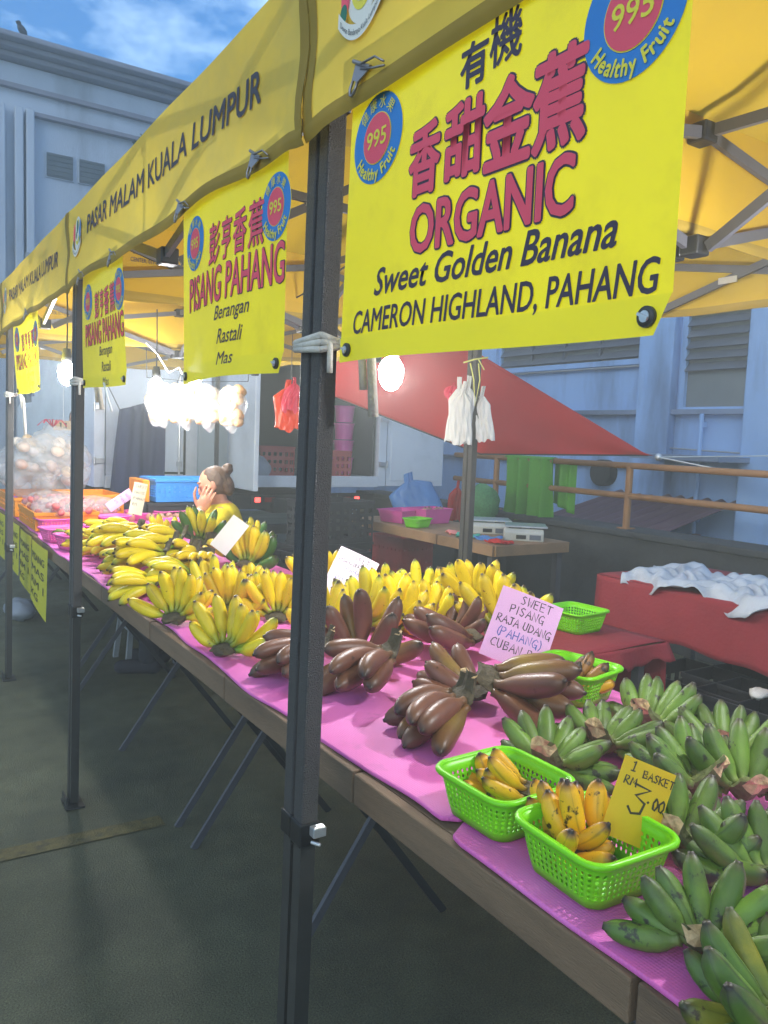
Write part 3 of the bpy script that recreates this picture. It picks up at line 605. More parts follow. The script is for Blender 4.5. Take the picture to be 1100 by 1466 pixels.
def foam_mat():
    q = bpy.data.materials.new('pink_foam_ribbed'); q.use_nodes = True; n = q.node_tree; b = n.nodes['Principled BSDF']; K = n.links.new
    tcn = n.nodes.new('ShaderNodeTexCoord'); nz = n.nodes.new('ShaderNodeTexNoise'); nz.inputs['Scale'].default_value = 3.5; nz.inputs['Detail'].default_value = 6; K(tcn.outputs['Object'], nz.inputs[0])
    cr = n.nodes.new('ShaderNodeValToRGB'); cr.color_ramp.elements[0].color = (*lin((212,92,174)),1); cr.color_ramp.elements[1].color = (*lin((234,126,204)),1); cr.color_ramp.elements[0].position = .3; cr.color_ramp.elements[1].position = .7
    K(nz.outputs[0], cr.inputs[0]); b.inputs['Roughness'].default_value = .6
    ns = n.nodes.new('ShaderNodeTexNoise'); ns.inputs['Scale'].default_value = 11; ns.inputs['Detail'].default_value = 8; ns.inputs['Roughness'].default_value = .7; K(tcn.outputs['Object'], ns.inputs[0]); rs = n.nodes.new('ShaderNodeMapRange'); rs.inputs[1].default_value = .56; rs.inputs[2].default_value = .74; rs.inputs[3].default_value = 0; rs.inputs[4].default_value = .5; K(ns.outputs[0], rs.inputs[0])
    mxs = n.nodes.new('ShaderNodeMix'); mxs.data_type = 'RGBA'; mxs.inputs[7].default_value = (*lin((128,64,104)),1); K(cr.outputs[0], mxs.inputs[6]); K(rs.outputs[0], mxs.inputs[0]); K(mxs.outputs[2], b.inputs['Base Color'])
    hs = []
    for ax in (0,1):
        wv = n.nodes.new('ShaderNodeTexWave'); wv.bands_direction = 'XY'[ax]; wv.inputs['Scale'].default_value = 60; K(tcn.outputs['Object'], wv.inputs[0]); hs.append(wv)
    a = n.nodes.new('ShaderNodeMath'); a.operation = 'ADD'; K(hs[0].outputs['Fac'], a.inputs[0]); K(hs[1].outputs['Fac'], a.inputs[1])
    bp = n.nodes.new('ShaderNodeBump'); bp.inputs['Strength'].default_value = .3; bp.inputs['Distance'].default_value = .0015; K(a.outputs[0], bp.inputs['Height']); K(bp.outputs[0], b.inputs['Normal']); return q
M['mat_foam'] = foam_mat()
foam('pink foam mat under the lime baskets and green bananas, nearest the viewer', -1.4, .985, .782, 1.64, 1, .25)
foam('pink foam mat under the red bananas, its near edge wavy', .995, 2.80, .79, 1.64, 2, .9, .03)
foam('pink foam mat under the piled yellow bananas', 2.81, 4.9, .775, 1.64, 3, .4)
foam('pink foam mat beyond the second post under the crates', 4.91, 8.0, .80, 1.64, 4, .4)

# ------------------------------------------------------------------ bananas
def banana_mat(name, stops, spots, spot_scale, thr, rough=.42, bump=.08, streak=None, rnd=.13, ridge=.45):
    q = bpy.data.materials.new(name); q.use_nodes = True; n = q.node_tree; b = n.nodes['Principled BSDF']; K = n.links.new
    at = n.nodes.new('ShaderNodeAttribute'); at.attribute_name = 'along'; oi = n.nodes.new('ShaderNodeObjectInfo')
    tcn = n.nodes.new('ShaderNodeTexCoord'); va = n.nodes.new('ShaderNodeVectorMath'); va.operation = 'ADD'; K(tcn.outputs['Object'], va.inputs[0])
    sc = n.nodes.new('ShaderNodeVectorMath'); sc.operation = 'SCALE'; cv = n.nodes.new('ShaderNodeCombineXYZ'); K(oi.outputs['Random'], cv.inputs[0]); K(oi.outputs['Random'], cv.inputs[1]); K(cv.outputs[0], sc.inputs[0]); sc.inputs['Scale'].default_value = 7.0; K(sc.outputs[0], va.inputs[1])
    nz = n.nodes.new('ShaderNodeTexNoise'); nz.inputs['Scale'].default_value = 14; nz.inputs['Detail'].default_value = 4; K(va.outputs[0], nz.inputs[0])
    sm = n.nodes.new('ShaderNodeMath'); sm.operation = 'MULTIPLY_ADD'; sm.inputs[1].default_value = .16; K(nz.outputs[0], sm.inputs[0]); K(at.outputs['Fac'], sm.inputs[2])
    sb = n.nodes.new('ShaderNodeMath'); sb.operation = 'SUBTRACT'; sb.inputs[1].default_value = .08; K(sm.outputs[0], sb.inputs[0])
    cr = n.nodes.new('ShaderNodeValToRGB'); e = cr.color_ramp.elements
    while len(e) < len(stops): e.new(.5)
    for i, (p, c) in enumerate(stops): e[i].position = p; e[i].color = (*lin(c), 1)
    K(sb.outputs[0], cr.inputs[0]); out = cr.outputs[0]
    # low frequency tone
    n2 = n.nodes.new('ShaderNodeTexNoise'); n2.inputs['Scale'].default_value = 5; n2.inputs['Detail'].default_value = 5; K(va.outputs[0], n2.inputs[0])
    mr = n.nodes.new('ShaderNodeMapRange'); mr.inputs[1].default_value = .3; mr.inputs[2].default_value = .7; mr.inputs[3].default_value = .8; mr.inputs[4].default_value = 1.15; K(n2.outputs[0], mr.inputs[0])
    mm = n.nodes.new('ShaderNodeMix'); mm.data_type = 'RGBA'; mm.blend_type = 'MULTIPLY'; mm.inputs[0].default_value = 1; K(out, mm.inputs[6]); K(mr.outputs[0], mm.inputs[7]); out = mm.outputs[2]
    if streak:
        n4 = n.nodes.new('ShaderNodeTexNoise'); n4.inputs['Scale'].default_value = 9; n4.inputs['Detail'].default_value = 6; n4.inputs['Roughness'].default_value = .7; K(va.outputs[0], n4.inputs[0])
        r4 = n.nodes.new('ShaderNodeMapRange'); r4.inputs[1].default_value = .48; r4.inputs[2].default_value = .7; r4.inputs[4].default_value = streak[1]; K(n4.outputs[0], r4.inputs[0])
        m4 = n.nodes.new('ShaderNodeMix'); m4.data_type = 'RGBA'; m4.inputs[7].default_value = (*lin(streak[0]),1); K(r4.outputs[0], m4.inputs[0]); K(out, m4.inputs[6]); out = m4.outputs[2]
    ra = n.nodes.new('ShaderNodeAttribute'); ra.attribute_name = 'ridge'; rn = n.nodes.new('ShaderNodeTexNoise'); rn.inputs['Scale'].default_value = 22; rn.inputs['Detail'].default_value = 5; K(va.outputs[0], rn.inputs[0])
    rm = n.nodes.new('ShaderNodeMath'); rm.operation = 'MULTIPLY_ADD'; rm.inputs[1].default_value = .9; K(rn.outputs[0], rm.inputs[0]); K(ra.outputs['Fac'], rm.inputs[2]); rr_ = n.nodes.new('ShaderNodeMapRange'); rr_.inputs[1].default_value = 1.22; rr_.inputs[2].default_value = 1.5; rr_.inputs[3].default_value = 0; rr_.inputs[4].default_value = ridge; K(rm.outputs[0], rr_.inputs[0])
    mr_ = n.nodes.new('ShaderNodeMix'); mr_.data_type = 'RGBA'; mr_.inputs[7].default_value = (*lin(spots),1); K(rr_.outputs[0], mr_.inputs[0]); K(out, mr_.inputs[6]); out = mr_.outputs[2]
    if spots:
        n3 = n.nodes.new('ShaderNodeTexNoise'); n3.inputs['Scale'].default_value = spot_scale; n3.inputs['Detail'].default_value = 5; n3.inputs['Roughness'].default_value = .6; K(va.outputs[0], n3.inputs[0])
        r3 = n.nodes.new('ShaderNodeMapRange'); r3.inputs[1].default_value = thr; r3.inputs[2].default_value = thr+.05; K(n3.outputs[0], r3.inputs[0])
        m3 = n.nodes.new('ShaderNodeMix'); m3.data_type = 'RGBA'; m3.inputs[7].default_value = (*lin(spots), 1); K(r3.outputs[0], m3.inputs[0]); K(out, m3.inputs[6]); out = m3.outputs[2]
    hs = n.nodes.new('ShaderNodeHueSaturation'); r5 = n.nodes.new('ShaderNodeMapRange'); r5.inputs[3].default_value = 1-rnd; r5.inputs[4].default_value = 1+rnd; K(oi.outputs['Random'], r5.inputs[0]); K(r5.outputs[0], hs.inputs['Value'])
    K(out, hs.inputs['Color']); K(hs.outputs[0], b.inputs['Base Color'])
    b.inputs['Roughness'].default_value = rough
    bp = n.nodes.new('ShaderNodeBump'); bp.inputs['Strength'].default_value = bump; bp.inputs['Distance'].default_value = .004; bn = n.nodes.new('ShaderNodeTexNoise'); bn.inputs['Scale'].default_value = 60; K(va.outputs[0], bn.inputs[0]); K(bn.outputs[0], bp.inputs['Height']); K(bp.outputs[0], b.inputs['Normal'])
    return q
BN = {
 'y': banana_mat('yellow_banana', [(0,(96,110,30)),(.13,(170,172,24)),(.28,(224,202,20)),(.90,(228,200,18)),(.955,(190,160,28)),(.99,(62,48,24))], (112,70,20), 60, .665),
 'yg': banana_mat('greenish_yellow_banana', [(0,(70,104,30)),(.15,(128,160,30)),(.35,(206,196,18)),(.88,(218,200,18)),(.95,(160,164,34)),(.99,(56,48,26))], (112,78,22), 55, .68),
 'g': banana_mat('dark_green_banana', [(0,(60,86,34)),(.2,(52,98,32)),(.85,(60,108,34)),(.95,(60,80,30)),(.99,(40,36,24))], (36,52,26), 40, .70),
 'r': banana_mat('red_banana', [(0,(110,84,60)),(.12,(118,82,60)),(.3,(116,75,58)),(.75,(108,68,54)),(.94,(96,66,50)),(.985,(44,34,28))], (56,32,26), 30, .64, .42, .12, streak=((84,52,42),.5), ridge=.2),
 'ro': banana_mat('olive_red_banana', [(0,(110,84,50)),(.12,(128,100,52)),(.4,(138,112,54)),(.75,(120,84,52)),(.92,(100,70,48)),(.985,(50,38,30))], (62,40,28), 30, .66, .42, .12, streak=((104,60,46),.8), ridge=.2),
 's': banana_mat('green_cooking_banana', [(0,(116,132,70)),(.15,(102,132,50)),(.5,(96,130,44)),(.85,(82,112,42)),(.95,(78,84,52)),(.99,(44,36,28))], (46,50,34), 36, .60, .5, .3, streak=((66,78,48),.8), ridge=.6, rnd=.2),
 'sg': banana_mat('yellowing_cooking_banana', [(0,(110,126,60)),(.2,(116,134,44)),(.5,(146,142,40)),(.85,(118,118,40)),(.95,(78,80,44)),(.99,(44,38,26))], (64,50,28), 30, .60, .5, .3, streak=((84,104,44),.8), ridge=.5),
 'b': banana_mat('ripe_spotted_banana', [(0,(80,62,30)),(.12,(190,148,26)),(.3,(226,176,20)),(.86,(222,168,20)),(.945,(140,96,26)),(.975,(44,30,20))], (58,34,16), 38, .60, .45, .1),
 'bd': banana_mat('browned_banana', [(0,(60,46,24)),(.2,(150,104,30)),(.7,(140,92,28)),(.9,(70,46,22)),(.97,(34,26,18))], (48,30,16), 30, .52, .5, .1),
}
M['crown_dark'] = mat('crown_brown', (74,66,48), .8, .3, 40, .6, 90)
M['crown_green'] = mat('crown_green', (104,112,70), .8, .25, 40, .5, 90)
M['crown_cut'] = mat('crown_cut_pale', (206,176,132), .85, .25, 60, .5, 120, stain=(122,84,58), stain_amt=.9, stain_scale=50)
PROF = {
 'y': [(0,.44),(.06,.38),(.14,.40),(.20,.56),(.28,.82),(.38,.97),(.5,1.03),(.62,1.02),(.74,.96),(.84,.83),(.91,.63),(.95,.42),(.968,.25),(1,.21)],
 'r': [(0,.42),(.05,.38),(.10,.44),(.17,.66),(.27,.90),(.40,1.04),(.55,1.07),(.69,1.03),(.80,.92),(.88,.75),(.94,.52),(.965,.28),(.98,.2),(1,.17)],
 's': [(0,.50),(.06,.44),(.12,.54),(.2,.80),(.30,.98),(.45,1.06),(.6,1.02),(.74,.93),(.84,.79),(.905,.61),(.945,.45),(.968,.34),(1,.29)]}
def finger(kind, p0, phi, e0, bend, L_, r, jit, tw, cu=0.0):
    pr = PROF[kind]; N = len(pr); pts = []; p = Vector(p0); last = 0
    for t, _ in pr:
        ds = (t-last)*L_; tm = (t+last)/2; last = t
        e = e0+bend*max(0,(tm-.08))/.92; ph = phi+(jit+cu)*tm
        p = p+Vector((math.cos(e)*math.cos(ph), math.cos(e)*math.sin(ph), math.sin(e)))*ds; pts.append(p.copy())
    k5 = {'y':.5,'r':.14,'s':.72}[kind]; c5 = math.pi/5
    def pent(q): return 1-k5+k5*math.cos(c5)/math.cos((q+tw) % (2*c5)-c5)*1.08
    w = MB(); w.tube(pts, [q*r for _, q in pr], 15, 0, True, t=[t for t, _ in pr], up=(-math.sin(e0)*math.cos(phi), -math.sin(e0)*math.sin(phi), math.cos(e0)), mod=pent)
    w.r = [abs(((2*math.pi*(i%15)/15+tw) % (2*c5))-c5)/c5 for i in range(len(w.v))]
    return w
def hand(label, spec, seed):
    """spec: kind, material of each row, rows [(n, spread, halfwidth, e0, bend, length)], radius, crown, cut"""
    rg = random.Random(seed); nm, prof, rows, r, crown = spec['name'], spec['prof'], spec['rows'], spec['r'], spec['crown']
    t = thing(nm, label, 'banana hand', group=spec['group'])
    lo = 9
    for ri, (n, S, hw, e0, bend, L_, mk) in enumerate(rows):
        for i in range(n):
            k = (i/(n-1)-.5)*2 if n > 1 else 0
            if ri % 2: k *= .9
            phi = R(S*k+rg.uniform(-6,6)); e = R(e0+rg.uniform(-7,7)-spec.get('droop',0)*abs(k)**2); z = .004+ri*.012
            w = finger(prof, (.006+.012*(1-k*k), hw*k, z), phi, e, R(bend+rg.uniform(-12,12)), L_*rg.uniform(.84,1.07)*(1-.10*k*k), r*rg.uniform(.93,1.05), R(rg.uniform(-14,14)), rg.random()*6, R(spec.get('curl',0)))
            mm = mk[rg.randrange(len(mk))] if isinstance(mk, (list,tuple)) else mk
            w.build('banana', BN[mm], t, smooth=True, tattr=True)
    hw = max(q[2] for q in rows); w = MB()
    P = [(.02,0,.008),(.0,0,.010),(-.016,0,.014),(-.028,0,.022)] if not (spec.get('long') or spec.get('stub') or spec.get('fat')) else [(.022,0,.006),(.004,0,.016),(-.010,0,.030),(-.018,0,.044),(-.023,0,.056)] if spec.get('fat') else [(.02,0,.008),(.0,0,.014),(-.012,0,.028),(-.018,0,.046),(-.022,0,.066)]
    RR = [.6,1,.86,.74] if not (spec.get('long') or spec.get('stub') or spec.get('fat')) else [.8,1,.92,.86,.84] if spec.get('fat') else ([.6,.95,.7,.6,.62] if spec.get('long') else [.55,.85,.60,.48,.46])
    n = 14; ring = []
    for (p, q) in zip(P, RR):
        ring.append([(p[0]+(.006*math.sin(3*a_+seed)), (hw*1.05+.010 if not spec.get('fat') else .027)*q*math.cos(a_)*(1+.08*math.sin(5*a_+seed)), p[2]+(.013 if not spec.get('fat') else .021)*q*math.sin(a_)) for a_ in [2*math.pi*k/n for k in range(n)]])
    v = [p for g_ in ring for p in g_]; w.add(v, [(i*n+k, i*n+(k+1)%n, (i+1)*n+(k+1)%n, (i+1)*n+k) for i in range(len(P)-1) for k in range(n)], 0)
    o = len(P)-1; c = Vector(P[-1])+Vector((-.002,0,.002)); w.add([v[o*n+k] for k in range(n)]+[c], [(k,(k+1)%n,n) for k in range(n)], 1)
    w.build('crown', [M[crown], M[spec['cut']]], t, smooth=False)
    return t
GY = 'hands of yellow bananas'; GR = 'hands of red bananas'; GS = 'hands of green cooking bananas'
SPEC = {
 'yf': dict(name='banana_hand', prof='y', r=.0215, crown='crown_dark', cut='crown_dark', group=GY, rows=[(6,82,.032,-6,58,.162,['y','y','yg']),(5,58,.026,22,56,.156,['y','y'])]),
 'yf2': dict(name='banana_hand', prof='y', r=.0205, crown='crown_green', cut='crown_dark', group=GY, rows=[(6,66,.034,-6,60,.16,['yg','y']),(5,50,.028,20,58,.152,['y','yg','yg'])]),
 'yp': dict(name='banana_hand', prof='y', r=.0195, crown='crown_dark', cut='crown_dark', group=GY, stub=True, curl=14, rows=[(6,28,.058,-2,-30,.186,['y','y','yg']),(5,22,.050,20,-44,.178,['y','y'])]),
 'yp2': dict(name='banana_hand', prof='y', r=.019, crown='crown_dark', cut='crown_dark', group=GY, stub=True, curl=-12, rows=[(6,32,.052,-4,-26,.182,['yg','y']),(5,26,.045,22,-46,.174,['yg','yg','y'])]),
 'ym': dict(name='banana_hand', prof='y', r=.024, crown='crown_dark', cut='crown_dark', group=GY, rows=[(6,76,.038,-4,50,.18,['g','g','g','g','g']),(5,62,.030,32,40,.175,['y','y','yg'])]),
 'yg': dict(name='banana_hand', prof='y', r=.020, crown='crown_green', cut='crown_dark', group=GY, rows=[(4,56,.028,4,42,.16,['g','g','yg']),(4,46,.024,32,38,.15,['yg','y','g'])]),
 'rl': dict(name='red_banana_hand', prof='r', r=.0250, crown='crown_dark', cut='crown_cut', group=GR, long=True, curl=40, rows=[(4,26,.040,-24,10,.196,['r','r','ro']),(3,20,.032,2,-4,.192,['r','ro','r'])]),
 'rf': dict(name='red_banana_hand', prof='r', r=.0250, crown='crown_dark', cut='crown_cut', group=GR, rows=[(4,70,.038,-4,70,.186,['r','r','ro']),(3,44,.030,20,62,.182,['r'])]),
 'rp': dict(name='red_banana_hand', prof='r', r=.0262, crown='crown_dark', cut='crown_dark', group=GR, curl=-36, rows=[(4,24,.050,-6,18,.19,['r','r','ro']),(3,20,.042,12,18,.185,['r','r','ro'])]),
 'sf': dict(name='green_banana_hand', prof='s', r=.0168, crown='crown_green', cut='crown_cut', group=GS, fat=True, rows=[(9,104,.034,-10,30,.106,'s'),(7,84,.028,16,30,.100,'s')]),
 'sp': dict(name='green_banana_hand', prof='s', r=.0168, crown='crown_green', cut='crown_cut', group=GS, fat=True, curl=10, rows=[(7,66,.038,-6,34,.108,'s'),(6,54,.032,18,34,.104,'s')]),
 'su': dict(name='green_banana_hand', prof='s', r=.0176, crown='crown_green', cut='crown_cut', group=GS, fat=True, rows=[(7,90,.036,-6,40,.110,'s'),(5,66,.028,20,40,.106,'s')]),
 'sy': dict(name='green_banana_hand', prof='s', r=.0178, crown='crown_green', cut='crown_cut', group=GS, fat=True, rows=[(7,90,.036,-6,40,.112,['s','sg','s']),(5,66,.028,20,40,.108,['s','sg'])]),
 'bb': dict(name='ripe_banana_bunch', prof='y', r=.0185, crown='crown_dark', cut='crown_dark', group='ripe spotted bananas in the lime baskets', rows=[(3,20,.026,0,36,.112,['b']),(2,14,.018,20,34,.108,['b'])]),
 'bd': dict(name='ripe_banana_bunch', prof='y', r=.0172, crown='crown_dark', cut='crown_dark', group='ripe spotted bananas in the lime baskets', rows=[(3,22,.024,0,30,.112,['bd','bd','b']),(2,14,.016,22,32,.108,['bd'])]),
}
_first = {}
def lowest(root):
    rot = root.rotation_euler.to_matrix() * root.scale.x; lo = 9
    for ch in root.children:
        for v in ch.data.vertices: lo = min(lo, (rot @ v.co).z)
    return lo
def place(kind, pos, alpha, tilt, roll, label, base=0.0, scale=1.0, var=0):
    key = (kind, var); rot = (R(roll), R(-tilt), R(alpha-33)); 
    if key not in _first: t = hand(label, SPEC[kind], hash_(kind)+var*17); _first[key] = t; t.rotation_euler = rot; t.scale = (scale,)*3
    else: t = dup(_first[key], (0,0,0), rot, label, None, scale)
    t.location = (pos[0], pos[1], ZT+base-lowest(t)-.003)
    return t
def hash_(s): return sum(ord(c)*(i+3) for i, c in enumerate(s))
# yellow hands --------------------------------------------------------------
HY = [
 # kind, crown point, heading, tilt, roll, base, scale, variant, label
 ('yf', (0.842,2.099,0.900), 62, 34, 0, 0, 1.0, 1, 'large spread yellow banana hand at the table edge just left of the double post'),
 ('yf', (0.831,2.517,0.900), 74, 44, 0, 0, 1.02, 2, 'yellow banana hand with upright fingers behind and left of the spread one at the edge'),
 ('yf2', (1.025,2.553,0.900), 58, 40, 0, 0, 1.05, 0, 'greenish yellow banana hand standing behind the large spread one'),
 ('yp', (0.989,3.180,0.930), 204, 6, 18, .03, 1.18, 1, 'yellow banana hand with dark crown, fingers lying towards the table edge behind the upright fingers'),
 ('yp2', (1.016,3.686,0.930), 204, 4, 16, .01, 1.2, 2, 'green necked yellow banana hand, fingers lying towards the table edge by the second post'),
 ('yp', (1.024,3.926,0.920), 194, 6, 10, 0, 1.15, 0, 'yellow banana hand nearest the second post, fingers lying across the mat'),
 ('yp2', (0.986,4.208,0.920), 196, 6, 0, 0, 1.05, 1, 'small yellow banana hand half hidden by the second post'),
 ('yp', (1.151,3.820,0.950), 222, 8, 8, .05, 1.12, 2, 'yellow banana hand leaning down the middle of the left pile, dark crown up'),
 ('yp2', (1.177,4.234,0.940), 226, 10, 0, .04, 1.0, 0, 'yellow banana hand beside the pink baskets, fingers hanging over its neighbours'),
 ('yf2', (1.390,4.338,0.940), 240, 8, 0, .03, .95, 1, 'small green tipped banana hand at the back of the left pile'),
 ('yp', (1.205,3.602,0.960), 204, 6, 14, .06, 1.12, 2, 'yellow banana hand in the middle of the pile below the seated woman'),
 ('yp', (1.191,3.421,0.950), 236, 12, 0, .04, 1.12, 0, 'yellow banana hand with blunt dark crown beside the card, fingers drooping forward'),
 ('yp2', (1.041,2.954,0.930), 200, 6, 0, .03, 1.1, 1, 'yellow banana hand with grey stub crown lying between the upright ones'),
 ('yp', (1.396,3.665,0.940), 318, 2, 0, .03, 1.0, 2, 'yellow banana hand curving away beside the white card, tips to the post'),
 ('yf2', (1.168,2.739,0.910), 24, 20, 0, 0, .95, 0, 'yellow banana hand lying low between the spread hand and the green one'),
 ('yg', (1.368,3.788,0.960), 82, 56, 0, .06, 1.15, 1, 'mixed green and yellow banana hand standing up in front of the seated woman'),
 ('ym', (1.428,3.325,0.930), 52, 34, 0, .02, 1.12, 2, 'big banana hand with yellow upper and dark green lower fingers beside the double post'),
 ('yg', (1.738,3.974,0.930), 80, 30, 0, .02, .9, 0, 'dark green tipped banana hand peeping over the half green one'),
 ('yp2', (0.983,3.358,0.920), 200, 4, 8, 0, 1.15, 1, 'yellow banana hand with green neck at the table edge under the dark crowned one'),
 ('yp', (0.892,2.937,0.910), 196, 4, 0, 0, 1.05, 2, 'yellow banana hand lying flat at the table edge left of the upright fingers'),
 ('yp2', (1.080,3.355,0.940), 208, 6, 10, .05, 1.12, 0, 'bright yellow banana hand on top of the middle of the left pile'),
 ('yp', (1.185,3.223,0.930), 252, 10, 0, .03, 1.05, 1, 'yellow banana hand drooping towards the upright fingers, beneath the white card'),
 ('yf2', (1.049,2.790,0.920), 70, 30, 0, .01, 1.0, 2, 'yellow banana hand wedged between the two upright hands near the edge'),
 ('yp2', (1.119,4.412,0.920), 200, 6, 0, 0, 1.0, 0, 'yellow banana hand just in front of the pink baskets'),
 ('yf', (1.150,2.403,0.910), 84, 38, 0, 0, 1.0, 1, 'yellow banana hand peeping out on the left edge of the double post'),
 ('yf', (1.132,2.066,0.900), 36, 30, 0, 0, 1.15, 2, 'yellow banana hand right of the double post below the lavender card'),
 ('yf', (1.437,2.655,0.950), 62, 52, 0, .02, 1.05, 0, 'yellow banana hand standing behind the lavender card'),
 ('yf2', (1.342,2.181,0.920), 50, 36, 0, .01, 1.1, 1, 'yellow banana hand right of the lavender card, fingers pointing to the back'),
 ('yf', (1.435,2.121,0.910), 48, 32, 0, 0, 1.1, 2, 'yellow banana hand behind the red bananas left of the middle'),
 ('yp', (1.621,2.131,0.920), 350, 10, 0, 0, 1.1, 0, 'yellow banana hand lying sideways behind the red bananas, its stringy crown to the left'),
 ('yf2', (1.602,2.240,0.950), 66, 32, 0, .03, 1.0, 1, 'greenish yellow banana hand at the back edge behind the sideways one'),
 ('yf2', (1.740,2.225,0.950), 58, 34, 0, .03, 1.0, 2, 'pale green tipped banana hand at the back edge in front of the red crate'),
 ('yf', (1.723,2.038,0.950), 70, 58, 0, .05, 1.05, 0, 'bright yellow banana hand standing tall below the thin back post'),
 ('yf', (1.676,1.860,0.930), 58, 46, 0, .02, 1.15, 1, 'bright yellow banana hand standing tall behind the pink card'),
 ('yf2', (1.509,2.304,0.950), 70, 30, 0, .03, 1.0, 2, 'yellow green banana hand at the back behind the lavender card corner'),
 ('yf2', (1.553,2.094,0.900), 40, 24, 0, 0, 1.05, 0, 'yellow banana hand close behind the raised red finger'),
]
for k, p, a, ti, ro, ba, sc, va, lab in HY: place(k, p, a, ti, ro, lab, ba, sc, va)
HR = [
 ('rl', (1.099,1.637,0.930), 206, 2, 0, 0, 1.0, 0, 'red banana hand with pale split crown lying beside the double post, olive front finger'),
 ('rf', (1.150,1.857,0.900), 72, 42, 0, 0, 1.02, 0, 'red banana hand standing behind the olive one with one finger straight up'),
 ('rp', (1.492,1.803,0.930), 200, 8, 0, .03, 1.05, 0, 'dull red banana hand left of the pink card, fingers stacked sideways'),
 ('rp', (1.220,1.428,0.930), 158, 14, 0, .01, .9, 2, 'red banana hand with thumb like upright fingers left of the brown cluster'),
 ('rl', (1.077,1.308,0.920), 204, -4, 0, 0, .98, 2, 'red banana hand nearest the front of the mat, pale cut crown raised'),
 ('rp', (1.215,1.370,0.920), 352, -4, 10, 0, 1.08, 1, 'large glossy brown red banana hand below the pink card, fingers to the right'),
 ('rl', (0.994,1.796,0.920), 190, 4, 0, 0, .95, 0, 'red banana hand mostly hidden behind the double post, dark tips showing on its left'),
 ('rf', (1.559,1.957,0.920), 30, 16, 0, .02, .8, 1, 'dark red banana hand tucked behind the left edge of the pink card'),
]
for k, p, a, ti, ro, ba, sc, va, lab in HR: place(k, p, a, ti, ro, lab, ba, sc, va)
HS = [
 ('sf', (1.069,1.029,0.910), 56, 6, 0, 0, 1.08, 0, 'green cooking banana hand behind the basket without a card, pale stub facing left'),
 ('sf', (1.244,1.049,0.910), 46, 8, 0, 0, 1.1, 1, 'green cooking banana hand with torn pale crown behind the yellow price card'),
 ('sp', (1.443,1.095,0.910), 40, 10, 0, 0, 1.15, 0, 'bright green cooking banana hand at the back edge of the mat'),
 ('su', (1.290,0.762,0.930), 84, 22, 0, .01, 1.1, 0, 'green cooking banana hand at the picture edge with one tall upright finger'),
 ('su', (1.039,0.713,0.930), 36, 10, 0, .005, 1.05, 1, 'plump green cooking banana hand right of the yellow price card, stub against the card'),
 ('sf', (0.844,0.529,0.940), 50, 16, 0, 0, 1.0, 2, 'large grey green cooking banana hand at the front with a big pale cut crown'),
 ('sp', (1.083,0.592,0.920), 96, 14, 0, 0, 1.05, 1, 'light green cooking banana hand cut by the picture edge above the large grey one'),
 ('sp', (1.227,0.809,0.930), 138, 8, 0, .02, 1.1, 0, 'dark green cooking banana hand pointing back between the torn crown one and the edge'),
 ('sp', (1.462,0.912,0.910), 60, 10, 0, 0, 1.05, 1, 'green cooking banana hand at the back edge close to the picture edge'),
 ('sy', (0.820,0.418,0.920), 140, 2, 0, 0, .95, 0, 'yellowing green cooking banana hand in the bottom right corner'),
]
for k, p, a, ti, ro, ba, sc, va, lab in HS: place(k, p, a, ti, ro, lab, ba, sc, va)

